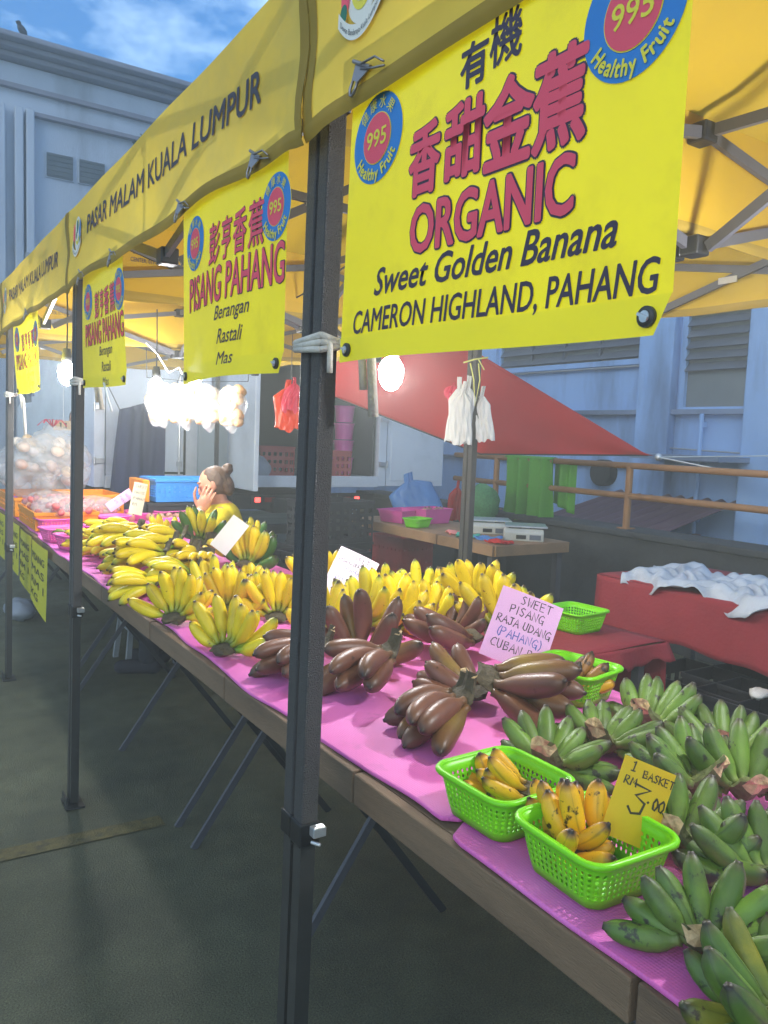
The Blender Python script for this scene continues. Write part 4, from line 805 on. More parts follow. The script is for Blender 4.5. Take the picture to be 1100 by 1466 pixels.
# ------------------------------------------------------------------ perforated baskets
def basket(lab, loc, rz, mt, L_=.245, W_=.175, H_=.088, name='plastic_basket', group='lime green plastic baskets', nU=56, rows=5, tilt=(0,0)):
    t = thing(name, lab, 'basket', loc, (tilt[0],tilt[1],rz), group)
    def per(u, k, ins=0):      # rounded rectangle
        l, w_, r = L_/2*k-ins, W_/2*k-ins, .032*k
        segs = [(l-r,w_-r,0),( -(l-r),w_-r,1),(-(l-r),-(w_-r),2),(l-r,-(w_-r),3)]
        lens = [math.pi/2*r, 2*(l-r), math.pi/2*r, 2*(w_-r)]*2; tot = sum(lens); s = u*tot
        for i, q in enumerate(lens):
            if s <= q or i == 7:
                c = segs[(i//2)%4]; a = (i//2)*math.pi/2
                if i % 2 == 0: an = a+s/r; return (c[0]+r*math.cos(an), c[1]+r*math.sin(an))
                an = a+math.pi/2; return (c[0]+r*math.cos(an)-s*math.sin(an), c[1]+r*math.sin(an)+s*math.cos(an))
            s -= q
    def P(u, h, ins=0): k = .80+.20*(h/H_)**.9; x, y = per(u % 1.0, k, ins); return (x, y, h)
    w = MB(); hb, ht = .014, H_-.016; hs = (ht-hb)/rows
    for j in range(rows):
        for i in range(nU):
            u0, u1, z0, z1 = i/nU, (i+1)/nU, hb+j*hs, hb+(j+1)*hs; sk = (.5 if j % 2 else 0)/nU*0
            um = (u0+u1)/2; zm = (z0+z1)/2; du = (u1-u0)*.27; dz = hs*.34
            v = [P(u0,z0),P(um,z0),P(u1,z0),P(u1,zm),P(u1,z1),P(um,z1),P(u0,z1),P(u0,zm), P(um-du*.7,zm-dz),P(um+du*.3,zm-dz),P(um+du,zm-dz*.2),P(um+du*.8,zm+dz),P(um-du*.3,zm+dz),P(um-du,zm+dz*.2)]
            w.add(v, [(0,1,9,8),(1,2,10,9),(2,3,10),(3,4,11,10),(4,5,12,11),(5,6,13,12),(6,7,13),(7,0,8,13)])
    N = nU
    for z0, z1 in ((.0,hb),(ht,H_)): w.add([P(i/N,z) for z in (z0,z1) for i in range(N)], [(i,(i+1)%N,N+(i+1)%N,N+i) for i in range(N)])
    w.add([P(i/N,.001) for i in range(N)]+[(0,0,.003)], [((i+1)%N,i,N) for i in range(N)])
    o = w.build('basket_body', mt, t, smooth=True); q = o.modifiers.new('solid','SOLIDIFY'); q.thickness = .0022; q.offset = 0
    w = MB(); ring = [Vector(P(i/N,H_,-.003)) for i in range(N)]; sec = [(-.004,-.005),(.006,-.005),(.007,.0),(.004,.004),(-.004,.003)]
    v = []
    for p in ring:
        d = Vector((p.x,p.y,0)).normalized()
        for a_, b_ in sec: v.append(p+d*a_+Vector((0,0,b_)))
    ns = len(sec); w.add(v, [(i*ns+k, ((i+1)%N)*ns+k, ((i+1)%N)*ns+(k+1)%ns, i*ns+(k+1)%ns) for i in range(N) for k in range(ns)])
    w.build('rim', mt, t, smooth=True)
    return t
BX = dict(L_=.172, W_=.172, H_=.076)
def vx(p, d): return (p[0]+d[0], p[1]+d[1], p[2]+d[2])
basket('square lime basket of ripe bananas without a price card, nearer the wavy mat edge', (.893,.958,ZT), .02, M['lime'], **BX)
basket('square lime basket of ripe bananas holding the yellow price card', (.888,.752,ZT), -.04, M['lime'], **BX)
basket('lime basket of browned bananas at the back edge of the mat beside the pink card', (1.49,1.372,ZT), .2, M['lime'], L_=.17, W_=.2, H_=.08)
def place_at(kind, loc, alpha, tilt, roll, label, scale=1.0, var=0):
    t = place(kind, (loc[0],loc[1]), alpha, tilt, roll, label, loc[2]-ZT, scale, var); return t
place_at('bb', (.945,.995,.866), 205, 8, 0, 'ripe spotted banana bunch in the basket without a card, fingers to the left', .92)
place_at('bb', (.940,.945,.890), 170, 6, 0, 'upper ripe banana bunch lying across the basket without a card', .85, 1)
place_at('bb', (.905,.775,.868), 118, 40, 0, 'ripe banana bunch with upright fingers in the basket with the price card', 1.0, 1)
place_at('bb', (.862,.800,.872), 312, 10, 0, 'dark tipped ripe bananas along the near side of the priced basket', .85)
place_at('bb', (.905,.815,.880), 130, 30, 0, 'ripe banana bunch with black ends at the back of the basket with the price card', .85, 0)
place_at('bd', (1.47,1.40,.875), 340, 10, 0, 'browned banana bunch lying in the lime basket beside the pink card', 1.0)
place_at('bd', (1.47,1.34,.885), 20, 6, 0, 'second browned banana bunch lying against the rim of the lime basket by the pink card', .95, 1)

# ------------------------------------------------------------------ cards
def card(lab, c, w_, h_, roll, lean, mt, writer, yaw=0, mats=None, name='price_card', grp='hand written price cards'):
    r = R(roll); l = R(lean); y = R(yaw)
    u0 = Vector((.839,-.543,0)); f0 = Vector((.544,.834,0)); u0, f0 = u0*math.cos(y)+f0*math.sin(y), f0*math.cos(y)-u0*math.sin(y)
    v0 = Vector((0,0,1))*math.cos(l)+f0*math.sin(l); u = u0*math.cos(r)-v0*math.sin(r); v = v0*math.cos(r)+u0*math.sin(r); n = u.cross(v)
    def fn(a, b, lift=0.0): 
        k = .004*math.sin(math.pi*a/w_); return u*(a-w_/2)+v*(b-h_/2)+n*(lift+k)
    mb = MB(); mb.grid(lambda a, b: fn(a*w_, b*h_), 8, 8, 0); mb.grid(lambda a, b: fn(a*w_, b*h_, -.0012), 8, 8, 0)
    if writer: writer(mb, fn)
    o = mb.build(name, [mt, M['ink'], M['inkblue'], M['inkyellow']]); o.location = c
    return tag(o, lab, 'card', grp)
def wp(mb, f):
    hand_write(mb, f, 'SWEET', .062, .172, .0235, .0028, 1, rs=1); hand_write(mb, f, 'PISANG', .040, .139, .0235, .0028, 1, rs=2); hand_write(mb, f, 'RAJA UDANG', .014, .104, .0225, .0028, 1, rs=3, adv=.72)
    hand_write(mb, f, '(PAHANG)', .026, .069, .0235, .0028, 2, rs=4); hand_write(mb, f, 'CUBAN R', .020, .034, .0235, .0028, 1, rs=5)
card('pink price card for raja udang standing among the red bananas', (1.487,1.560,0.985), .178, .205, 20, 24, M['paperpink'], wp)
def wy(mb, f):
    hand_write(mb, f, '1', .014, .103, .016, .0022, 3, rs=1); hand_write(mb, f, 'BASKET', .034, .099, .0115, .0021, 3, rs=2, adv=.76); hand_write(mb, f, 'RM', .010, .082, .0125, .0022, 3, rs=3)
    hand_write(mb, f, '3', .027, .046, .042, .0042, 3, rs=4); hand_write(mb, f, '.00', .051, .060, .017, .0034, 3, rs=5, adv=.60)
card('yellow price card for one basket standing in the lime basket', (0.974,0.745,0.956), .083, .122, 20, 16, M['paperyellow'], wy)
def wl(mb, f):
    hand_write(mb, f, 'SWEET', .055, .175, .018, .0022, 1, rs=7); hand_write(mb, f, 'PISANG BERANGAN', .014, .150, .0145, .002, 1, rs=8, adv=.62); hand_write(mb, f, '(PAHANG)', .045, .122, .018, .002, 2, rs=9)
    hand_write(mb, f, 'RM', .03, .075, .02, .002, 2, rs=10)
card('pale lavender price card for berangan bananas right of the double post', (1.428,2.400,0.989), .155, .205, 27, 30, M['paperlav'], wl, 12)
card('blank backed white card leaning in front of the seated woman', (1.331,3.300,1.037), .09, .17, 34, 20, M['paperwhite'], None, 0)
def wc(mb, f):
    for k, s in enumerate(('SWEET','MANIS','PAHANG','RM')): hand_write(mb, f, s, .012, .155-.035*k, .016, .002, 1, rs=20+k, adv=.8)
card('tall cream price card standing behind the pink baskets', (1.257,4.500,1.098), .075, .185, 12, 12, M['papercream'], wc, 25)
card('lavender card lying slanted beside the tall cream card', (1.187,4.620,1.080), .06, .16, 52, 20, M['paperpink'], wc, 10)
# yellow sheets hanging from the front of the far table
def sheet(y0, y1, zb, zt, lab, sk):
    def fn(u, v, l=0.0): return Vector((-.006*math.sin(3*u/(y0-y1))-l-.03*(1-v)*(.5+sk)*.3, -u, v*(zt-zb)-.06*(u/(y0-y1))*(1-v)*sk))
    w = MB(); wd = y0-y1; w.grid(lambda a, b: fn(a*wd, b), 8, 12, 0)
    for i, s in enumerate(('PISANG','MAS','RM 1','KG')):
        v0 = .72-.2*i; put_text(w, fn, s, .08*wd, .86*wd if len(s) > 2 else .55*wd, v0, v0+.11, 1, .002, .01)
    o = w.build('price_sheet', [M['papergreen'], M['inkyellow']]); o.location = (.752,y0,zb); tag(o, lab, 'price sheet', 'yellow sheets hanging from the table edge')
sheet(4.85, 4.36, .50, .84, 'yellow sheet hanging from the table edge, nearest the second post', .7); sheet(5.28, 4.87, .53, .85, 'yellow sheet hanging from the table edge, second from the second post', .3)
sheet(5.68, 5.32, .56, .86, 'yellow sheet hanging from the table edge, third from the second post', .3); sheet(6.4, 5.95, .56, .86, 'yellow sheet hanging from the table edge, at the picture edge', .2)

# ------------------------------------------------------------------ fruit end of the row
def pbasket(lab, p, rz): return basket(lab, (p[0],p[1],ZT), rz, M['pinkp'], .2, .16, .075, 'plastic_basket', 'pink plastic baskets', 36, 4)
PBS = [('front left pink basket behind the second post',(0.907,5.050,0.900)),('pink basket nearest the second post on its left',(0.859,4.582,0.900)),('pink basket showing right of the second post at the mat edge',(0.885,4.278,0.900)),
 ('pink basket of peeled fruit right of the second post',(1.092,4.648,0.900)),('pink basket of peeled fruit at the foot of the tall cream card',(1.082,4.336,0.900)),('pink basket of fruit in front of the pink basin',(1.342,4.651,0.900)),
 ('pink basket of round fruit nearest the seated woman',(1.556,4.816,0.900)),('pink basket behind the tall cream card',(1.264,5.122,0.900)),('pink basket of round fruit left of the seated woman, behind the nearest one',(1.706,5.375,0.900))]
for i, (l, p) in enumerate(PBS): pbasket(l, p, .1+.1*(i%3))
def fruit_mesh():
    w = MB(); w.ell((0,0,0), (.034,.034,.031), 10, 14, fn=lambda p: 1-.12*max(0,p.z-.8)*5*.5); w.tube([(0,0,.026),(0,0,.037)], [.010,.004], 7, 1); return w
ff = fruit_mesh().build('round_fruit', [M['fruit'],M['crown_dark']], smooth=True); C.objects.unlink(ff)
FR = [(74,738,'at the left end, before the orange crate'),(84,733,'behind the leftmost one'),(95,740,'biggest one left of the second post'),(92,748,'in front of the biggest one left of the second post'),(122,736,'just right of the second post'),(137,735,'second right of the second post'),
 (148,736,'third right of the second post'),(158,732,'behind the third right of the second post'),(166,741,'beside the tall cream card'),(186,741,'right of the foot of the tall cream card'),(216,741,'under the left rim of the pink basin end'),(224,737,'with a reddish shoulder right of the pink basin'),(232,742,'second right of the pink basin'),
 (242,739,'third right of the pink basin'),(254,741,'fourth right of the pink basin'),(265,740,'large one by the elbow of the woman'),(274,744,'touching the elbow of the woman'),(262,748,'in front of the one by the elbow'),(246,747,'in the front row left of the woman')]
FRP = [(0.967,5.479,0.905),(1.050,5.693,0.905),(1.039,5.377,0.905),(0.967,5.068,0.905),(1.188,5.525,0.905),(1.264,5.557,0.905),(1.302,5.502,0.905),(1.391,5.677,0.905),(1.328,5.272,0.905),(1.414,5.254,0.905),(1.545,5.226,0.905),(1.632,5.389,0.905),(1.603,5.169,0.905),(1.687,5.285,0.905),(1.714,5.189,0.905),(1.778,5.220,0.905),(1.763,5.047,0.905),(1.657,4.905,0.905),(1.602,4.959,0.905)]
rg = random.Random(8)
for i, (px, py, l) in enumerate(FR):
    o = ff.copy(); C.objects.link(o); p = FRP[i]; o.location = (p[0],p[1],p[2]); o.rotation_euler = (rg.uniform(-.8,.8),rg.uniform(-.8,.8),rg.random()*6); o.scale = (rg.uniform(.9,1.1),)*3
    tag(o, 'round pinkish brown fruit '+l, 'fruit', 'round fruit in the pink baskets')
# peeled segments in the pink baskets
for i, p in enumerate(((1.078,4.587,0.920),(1.066,4.273,0.920),(1.325,4.592,0.920),(0.854,4.515,0.920))):
    w = MB(); rg = random.Random(i)
    for k in range(9):
        c = Vector((rg.uniform(-.06,.06),rg.uniform(-.05,.05),rg.uniform(0,.02))); a = rg.random()*6; w.tube([c+Vector((math.cos(a),math.sin(a),0))*.035*q+Vector((0,0,.012*(1-q*q))) for q in (-1,-.4,.3,1)], [.004,.011,.011,.004], 7)
    o = w.build('fruit_pieces', BN['y'], smooth=True); o.location = (p[0],p[1],ZT+.04); tag(o, 'heap of yellow fruit pieces in the '+('pink basket right of the second post','pink basket at the foot of the tall cream card','pink basket before the basin','pink basket left of the second post')[i], 'fruit', kind='stuff')
# basin
w = MB(); pr = [(.0,0),(.12,0),(.15,.05),(.165,.07),(.17,.07),(.168,.062),(.152,.04),(.12,.012),(0,.012)]; n = 28
w.add([(r*math.cos(2*math.pi*k/n), r*math.sin(2*math.pi*k/n), z) for r, z in pr for k in range(n)], [(i*n+k, i*n+(k+1)%n, (i+1)*n+(k+1)%n, (i+1)*n+k) for i in range(len(pr)-1) for k in range(n)])
o = w.build('plastic_basin', M['pinkp'], smooth=True); p = (1.599,5.444,0.900); o.location = (p[0],p[1],ZT+.0); tag(o, 'shallow round pink plastic basin beside the tall cream card', 'basin')
# crates
def crate(lab, c, d, mt, rz=0, name='plastic_crate', group=None, cells=(6,5,3), hole=.22):
    t = thing(name, lab, 'crate', c, (0,0,rz), group); L_, W_, H_ = d; w = MB()
    for ax, s in ((0,-1),(0,1),(1,-1),(1,1)):
        ln = (W_ if ax == 0 else L_); n = cells[1] if ax == 0 else cells[0]; m = cells[2]; off = s*(L_ if ax == 0 else W_)/2
        def q(a, z, th=0): return (off-s*th, a, z) if ax == 0 else (a, off-s*th, z)
        cw = (ln-.0)/n; z0 = .03; z1 = H_-.045; ch = (z1-z0)/m
        for i in range(n):
            for j in range(m):
                a0 = -ln/2+i*cw; a1 = a0+cw; b0 = z0+j*ch; b1 = b0+ch; da = cw*hole; db = ch*hole
                v = [q(a0,b0),q(a1,b0),q(a1,b1),q(a0,b1),q(a0+da,b0+db),q(a1-da,b0+db),q(a1-da,b1-db),q(a0+da,b1-db)]; w.add(v, [(0,1,5,4),(1,2,6,5),(2,3,7,6),(3,0,4,7)])
        w.add([q(-ln/2,0),q(ln/2,0),q(ln/2,z0),q(-ln/2,z0)], [(0,1,2,3)]); w.add([q(-ln/2,z1),q(ln/2,z1),q(ln/2,H_),q(-ln/2,H_)], [(0,1,2,3)])
    w.add([(-L_/2,-W_/2,.004),(L_/2,-W_/2,.004),(L_/2,W_/2,.004),(-L_/2,W_/2,.004)], [(0,1,2,3)])
    o = w.build('crate_body', mt, t); m_ = o.modifiers.new('solid','SOLIDIFY'); m_.thickness = .004; m_.offset = 0
    w = MB(); e = .008
    w.box((0,-W_/2-e/2,H_-.01),(L_+2*e,e*1.4,.022)); w.box((0,W_/2+e/2,H_-.01),(L_+2*e,e*1.4,.022)); w.box((-L_/2-e/2,0,H_-.0105),(e*1.4,W_,.022)); w.box((L_/2+e/2,0,H_-.0105),(e*1.4,W_,.022)); w.build('rim', mt, t, bev=.002)
    return t
crate('low orange crate of wrapped shallots at the table edge before the second post', (.98,5.35,ZT), (.36,.62,.11), M['orangep'], 0, 'plastic_crate', 'orange plastic crates', (5,8,2))
crate('orange crate at the far table edge by the farthest post', (.98,6.25,ZT), (.36,.8,.13), M['orangep'], 0, 'plastic_crate', 'orange plastic crates', (5,9,2))
crate('empty orange crate standing behind the second post', (1.30,5.95,ZT), (.36,.5,.16), M['orangep'], .05, 'plastic_crate', 'orange plastic crates', (5,7,2))
# wrapped shallots
for i, (c, l) in enumerate((((.97,5.2,.97),'clear bag of pink shallots in the low orange crate, nearest the second post'),((1.0,5.5,.98),'clear bag of pink shallots behind the nearer bag in the low orange crate'),((1.22,5.45,.95),'clear bag of pink shallots right of the second post'))):
    t = thing('shallot_bag', l, 'bag', c, (0,0,i), 'bags of shallots'); rg = random.Random(i+3); w = MB(); cl = MB()
    for k in range(34):
        p = Vector((rg.gauss(0,.065),rg.gauss(0,.09),rg.uniform(-.03,.05))); w.ell(p, (.02,.02,.024), 6, 8, rot=(rg.random()*3,rg.random()*3,0))
    tag(w.build('shallots', M['shallot'], t, smooth=True), kind='stuff')
    cl.ell((0,0,.01), (.16,.2,.075), 10, 18, fn=lambda p: 1+.08*math.sin(7*p.x+5*p.y)+.06*math.sin(11*p.z+9*p.y)); cl.build('bag_film', M['clear'], t, smooth=True)
# big bundle of clear bags with ribbon
t = thing('wrapped_bundle', 'big bundle of clear plastic bags tied with pink ribbon beside the second post', 'bag', (1.05,6.45,ZT+.1))
rg = random.Random(2)
for k, (x, y, z, a) in enumerate(((-.08,.05,.15,.19),(.14,-.05,.14,.2),(.03,.2,.28,.2),(.0,-.08,.3,.19),(.22,.12,.3,.18),(-.15,.2,.2,.18),(.12,.05,.42,.14))):
    w = MB(); w.ell((x,y,z), (a,a*.9,a*.8), 30, 46, fn=lambda p: 1+.10*math.sin(6*p.x+4*p.z+k)+.07*math.sin(12*p.y+8*p.z+k)+.04*math.sin(25*p.x+9*p.y)+.03*abs(math.sin(31*p.z-17*p.y))); w.build('bag_film', M['clear'], t, smooth=True)
for k in range(5):
    w = MB(); rg = random.Random(k)
    for q in range(5): w.ell((rg.uniform(-.15,.25),rg.uniform(-.1,.2),rg.uniform(.08,.42)), (.05,.05,.035), 8, 10, rot=(rg.random(),rg.random(),0))
    tag(w.build('wrapped_snack', mat('snack_pale%d' % k, ((232,206,170),(236,226,214),(220,180,160),(240,214,190),(216,206,206))[k], .6, .1, 12), t, smooth=True), kind='stuff')
w = MB()
for k in range(7):
    a = k*.9; w.tube([(.1,.0,.52),(.1+.06*math.cos(a),.06*math.sin(a),.58),(.1+.11*math.cos(a+.3),.11*math.sin(a+.3),.53+.02*(k%3))], .006, 5, flat=.4)
w.build('ribbon', M['pinkbag'], t, smooth=True)

# ------------------------------------------------------------------ bags hanging
t = thing('snack_bag_row', 'row of clear bags of puffed snacks hanging by the glaring lamp', 'bag', (1.72,4.85,1.69), (0,0,R(-33)))
rg = random.Random(6)
for k in range(4):
    x = -.24+.155*k; w = MB(); c = MB()
    for q in range(22): w.ell((x+rg.uniform(-.055,.055),rg.uniform(-.03,.03),rg.uniform(-.13,.08)), (.036,.03,.03), 7, 10, rot=(rg.random()*3,rg.random()*3,0))
    tag(w.build('snacks', M['chips'], t, smooth=True), kind='stuff')
    c.ell((x,0,-.02), (.09,.06,.17), 14, 18, fn=lambda p: 1+.1*math.sin(8*p.z+5*p.x+k)+(.0 if p.z < .6 else -.35*(p.z-.6)/.4)); c.build('bag_film', M['clear'], t, smooth=True)
w = MB(); w.tube([(-.32,0,.13),(0,0,.115),(.32,0,.13)], .002, 6)
for sx in (-.32,.32): w.tube([(sx,0,.13),(sx*1.02,0,.33)], .003, 5)
w.build('hanging_cord', M['wire'], t)
def bagmesh(w, h, d, seed, hang=True):
    rg = random.Random(seed); ph = rg.random()*6; m_ = MB(); N = 20; ring = []
    prof = [(-h,.15),(-h*.98,.9),(-h*.8,1.0),(-h*.5,1.0),(-h*.25,.9),(-h*.1,.55),(0,.25)]
    for z, k in prof: ring.append([(w/2*k*math.cos(a)*(1+.07*math.sin(5*a+ph+8*z)), d/2*k*math.sin(a)*(1+.15*math.sin(4*a+ph)), z+.006*math.sin(5*a+ph)) for a in [2*math.pi*i/N for i in range(N)]])
    m_.add([p for r in ring for p in r], [(i*N+k, i*N+(k+1)%N, (i+1)*N+(k+1)%N, (i+1)*N+k) for i in range(len(prof)-1) for k in range(N)]+[tuple(range(N))]); return m_
def handles(m_, w, z): 
    for s in (-1,1): m_.tube([(s*w*.28,0,z-.03),(s*w*.2,0,z+.03),(s*w*.06,0,z+.055),(0,.0,z+.06)], [.012,.010,.008,.006], 6, flat=.4)
def tbag(w_, h, seed, th=.012):
    """a limp carrier bag: flat body, shoulders and a bunched handle, crumpled"""
    rg = random.Random(seed); ph = rg.random()*6; m_ = MB()
    def wid(v): return 1.0-.08*v if v < .66 else max(.16, .95*(1-(v-.66)/.16*.72)) if v < .82 else .20-.04*(v-.82)
    def f(sd):
        def g(u, v):
            x = (u-.5)*w_*wid(v)+.010*math.sin(5*v+ph)+.12*w_*max(0,v-.6); e = math.sin(math.pi*min(1,max(0,u)))
            y = sd*(th*e**.5*(1.1-.6*v))+.008*math.sin(11*u+6*v+ph)*e+.006*math.sin(23*u-9*v+2*ph)*e+.004*math.sin(41*u+17*v)*e
            return (x, y, -h+v*h*1.12+(.010*math.sin(9*u+ph)+.006*math.sin(21*u) if v < .02 else 0))
        return g
    m_.grid(f(-1), 22, 34); m_.grid(f(1), 22, 34); return m_
t = thing('carrier_bags', 'white plastic carrier bags hung on the thin back post', 'bag', (2.53,3.115,1.80), (0,0,R(-33)))
for k, (x, y, z, s, r_) in enumerate(((-.062,-.055,-.02,1.0,0),(-.045,-.075,-.04,.95,.05),(.062,.03,-.05,.85,-.05),(-.03,-.04,-.01,1.0,.1))):
    o = tbag(.125*s, .29*s, k+2).build('bag', M['bag'], t, smooth=True, loc=(x,y,z)); o.rotation_euler = (0,r_,r_*2)
m_ = MB(); m_.tube([(-.02,-.095,.08),(.0,-.10,.0),(.012,-.10,-.13),(.03,-.10,0),(.02,-.095,.08)], .0035, 5); m_.tube([(-.05,-.06,.085),(0,-.09,.1),(.07,-.06,.115)], .004, 5); m_.tube([(.02,-.09,.1),(.05,-.095,.05)], .003, 5); m_.build('twine', M['twine'], t)
o = tbag(.06, .07, 9).build('pink_tag', M['pinkbag'], t, smooth=True, loc=(-.10,-.02,-.02))
t = thing('orange_bag', 'orange and magenta plastic bag hanging just left of the double post', 'bag', (1.76,3.62,1.745), (0,0,R(-33)))
o = tbag(.15, .225, 14, .02); o.build('bag', M['orangebag'], t, smooth=True)
o = tbag(.085, .15, 5, .02); o.build('inner_bag', M['pinkbag'], t, smooth=True, loc=(.02,-.03,.02)); m_ = MB(); m_.tube([(.012,0,.02),(.012,.0,.26)], .002, 5); m_.build('hanging_cord', M['wire'], t)

# ------------------------------------------------------------------ lamps (lit)
def lamp(lab, p, ztop, s=1.0):
    t = thing('hanging_lamp', lab, 'lamp', p, group='lit lamps hanging under the canopies')
    w = MB(); w.ell((0,0,0), (.041*s,.041*s,.063*s), 14, 20, fn=lambda q: 1 if q.z < .2 else 1-.25*(q.z-.2)); w.build('bulb', M['bulb'], t, smooth=True)
    w = MB(); w.tube([(0,0,.05*s),(0,0,.075*s),(0,0,.115*s)], [.026*s,.024*s,.018*s], 12); w.build('socket', M['blackplastic'], t, smooth=True)
    w = MB(); w.tube([(0,0,.11*s),(.005,.01,(ztop-p[2])*.6),(0,0,ztop-p[2])], .004, 6); w.build('cable', M['wire'], t)
lamp('glowing oval lamp below the organic banner in front of the red tarp', (1.443,2.200,1.719), 2.2)
lamp('glowing lamp just left of the second post', (0.795,4.100,1.757), 2.19)
lamp('glowing lamp left of the hanging snack bags', (1.390,4.620,1.747), 2.19)
lamp('glowing lamp hidden among the hanging snack bags', (1.848,5.250,1.799), 2.19)
lamp('glowing lamp hidden behind the organic banner', (1.50,.62,1.80), 2.19)
def wire(lab, pts, mt, r=.004, name='cable'):
    w = MB(); w.tube(pts, r, 5); tag(w.build(name, mt, smooth=True), lab, 'cable')
wire('thin black cable sagging under the middle canopy towards the snack bags', [(1.44,2.2,2.18),(1.5,2.8,2.10),(1.6,3.4,2.09),(1.62,4.2,2.12),(1.6,4.75,2.17)], M['wire'])
wire('white cable looping beside the snack bags', [(1.35,4.7,2.0),(1.42,4.72,1.95),(1.5,4.74,1.84),(1.57,4.76,1.88),(1.62,4.78,1.80)], M['whitewire'], .005)
wire('short white cord dangling from the glaring banner', [(.62,2.62,1.64),(.625,2.60,1.60),(.63,2.56,1.55)], M['whitewire'], .004)

# ------------------------------------------------------------------ people
def cap(w, a, b, ra, rb, seg=14):
    a = Vector(a); b = Vector(b); n = 5; d = (b-a).normalized(); pts = []; rad = []
    for k in range(n): q = math.pi/2*(1-k/n); pts.append(a-d*ra*math.sin(q)*1.0); rad.append(max(.0008, ra*math.cos(q)))
    pts += [a+(b-a)*k/4 for k in range(5)]; rad += [ra+(rb-ra)*k/4 for k in range(5)]
    for k in range(1,n+1): q = math.pi/2*k/n; pts.append(b+d*rb*math.sin(q)); rad.append(max(.0008, rb*math.cos(q)))
    w.tube(pts, rad, seg)
def chain(w, pts, rad):
    for i in range(len(pts)-1): cap(w, pts[i], pts[i+1], rad[i], rad[i+1])
def remesh(o, vox, smooth=2):
    q = o.modifiers.new('remesh','REMESH'); q.mode = 'VOXEL'; q.voxel_size = vox; q.use_smooth_shade = True
    q = o.modifiers.new('smooth','SMOOTH'); q.iterations = smooth; q.factor = .5
def head(w, c, e):      # x forward, z up; e rotates about c
    def P(p): return Vector(c)+e @ Vector(p)
    w.ell(c, (.088,.071,.104), 16, 20, rot=e.to_euler(), fn=lambda p: 1-.10*max(0,-p.z)*(1 if p.x < 0 else .4))
    w.ell(P((.03,0,-.055)), (.058,.054,.062), 12, 16, rot=e.to_euler())
    w.ell(P((.088,0,-.018)), (.018,.013,.026), 8, 10, rot=e.to_euler()); w.ell(P((.094,0,-.030)), (.014,.015,.011), 8, 10, rot=e.to_euler())
    w.ell(P((.082,0,-.062)), (.012,.023,.007), 8, 10, rot=e.to_euler()); w.ell(P((.080,0,-.074)), (.012,.020,.008), 8, 10, rot=e.to_euler()); w.ell(P((.068,0,-.098)), (.022,.024,.018), 8, 10, rot=e.to_euler())
    for s in (-1,1):
        w.ell(P((.074,s*.032,.008)), (.016,.018,.012), 8, 10, rot=e.to_euler()); w.ell(P((.078,s*.032,.030)), (.014,.024,.007), 8, 10, rot=e.to_euler())
        w.ell(P((-.005,s*.076,-.012)), (.018,.009,.030), 8, 10, rot=e.to_euler()); w.ell(P((.050,s*.045,-.030)), (.026,.022,.024), 8, 10, rot=e.to_euler())
def fingers(w, wrist, dirv, palm_n, side, curl, L_=.075):
    d = Vector(dirv).normalized(); n = Vector(palm_n).normalized(); s = d.cross(n).normalized()*side; wr = Vector(wrist)
    w.ell(wr+d*.045, (.05,.042,.018), 10, 14, rot=Matrix((d,s*1.0,d.cross(s))).transposed().to_euler())
    for k, (o, l) in enumerate(((-.031,.058),(-.011,.07),(.010,.075),(.031,.066))):
        p = wr+d*.082+s*o; q = [p-d*.02]; a = 0
        for j in range(3): a += curl; q.append(q[-1]+(d*math.cos(a)+n*math.sin(a)+s*o*2.2).normalized()*l*(.45,.32,.25)[j]*1.25)
        chain(w, q, [.0092,.0088,.0082,.007])
    p = wr+d*.02+s*.03; chain(w, [p, p+(d*.6+s*.7)*.035, p+(d*.9+s*.75)*.062, p+(d*1.1+s*.6)*.085], [.013,.011,.0095,.0075])
# seated woman: x is where she faces, y towards the viewer
WP = (1.752,4.620,1.174)
wt = thing('person', 'woman in a yellow shirt sitting behind the bananas with her cheek on her hand', 'person', (WP[0],WP[1],0), (0,0,R(147)))
hz = WP[2]; e = Euler((R(6),R(20),R(8))).to_matrix()
b = MB(); head(b, (0,0,hz), e)
nk = Vector((-.055,0,hz-.16)); chain(b, [(-.02,0,hz-.06),(-.05,.0,hz-.15)], [.052,.056])
chain(b, [(-.06,0,hz-.20),(-.10,0,hz-.40),(-.10,0,.56),(-.08,0,.50)], [.105,.12,.125,.14])
for s in (-1,1):
    chain(b, [(-.065,s*.05,hz-.185),(-.065,s*.15,hz-.215)], [.062,.058])
    chain(b, [(-.08,s*.09,.5),(.33,s*.11,.50),(.36,s*.11,.10)], [.088,.062,.045]); chain(b, [(.34,s*.11,.06),(.50,s*.13,.035)], [.042,.03])
EL = Vector((.105,.21,.905)); WR = Vector((.050,.108,hz-.155)); SH = Vector((-.065,.17,hz-.215))
chain(b, [SH,EL], [.055,.042]); chain(b, [EL,EL.lerp(WR,.35),WR], [.042,.040,.028])
fingers(b, WR, (-.42,-.02,1.0), (.08,-1.0,.05), 1, .22)
E2 = Vector((.16,-.10,.90)); chain(b, [(-.065,-.17,hz-.215),(.02,-.25,hz-.34),E2,(.22,.10,.895)], [.055,.044,.038,.028]); fingers(b, (.22,.10,.895), (.1,1,.05), (0,0,-1), -1, .3)
o = b.build('body', M['skin'], wt, smooth=True); remesh(o, .0055, 2)
h = MB(); hr = e.to_euler()
h.ell((-.014,0,hz+.016), (.089,.079,.099), 24, 40, rot=hr, fn=lambda p: (1+.025*math.sin(30*p.y+6*p.z)+.015*math.sin(47*p.y-9*p.x)) if not (p.x > .45 and p.z < .55) else .80)
h.ell(Vector((0,0,hz))+e@Vector((-.075,0,-.03)), (.045,.062,.07), 12, 16, rot=hr, fn=lambda p: 1+.05*math.sin(20*p.y))
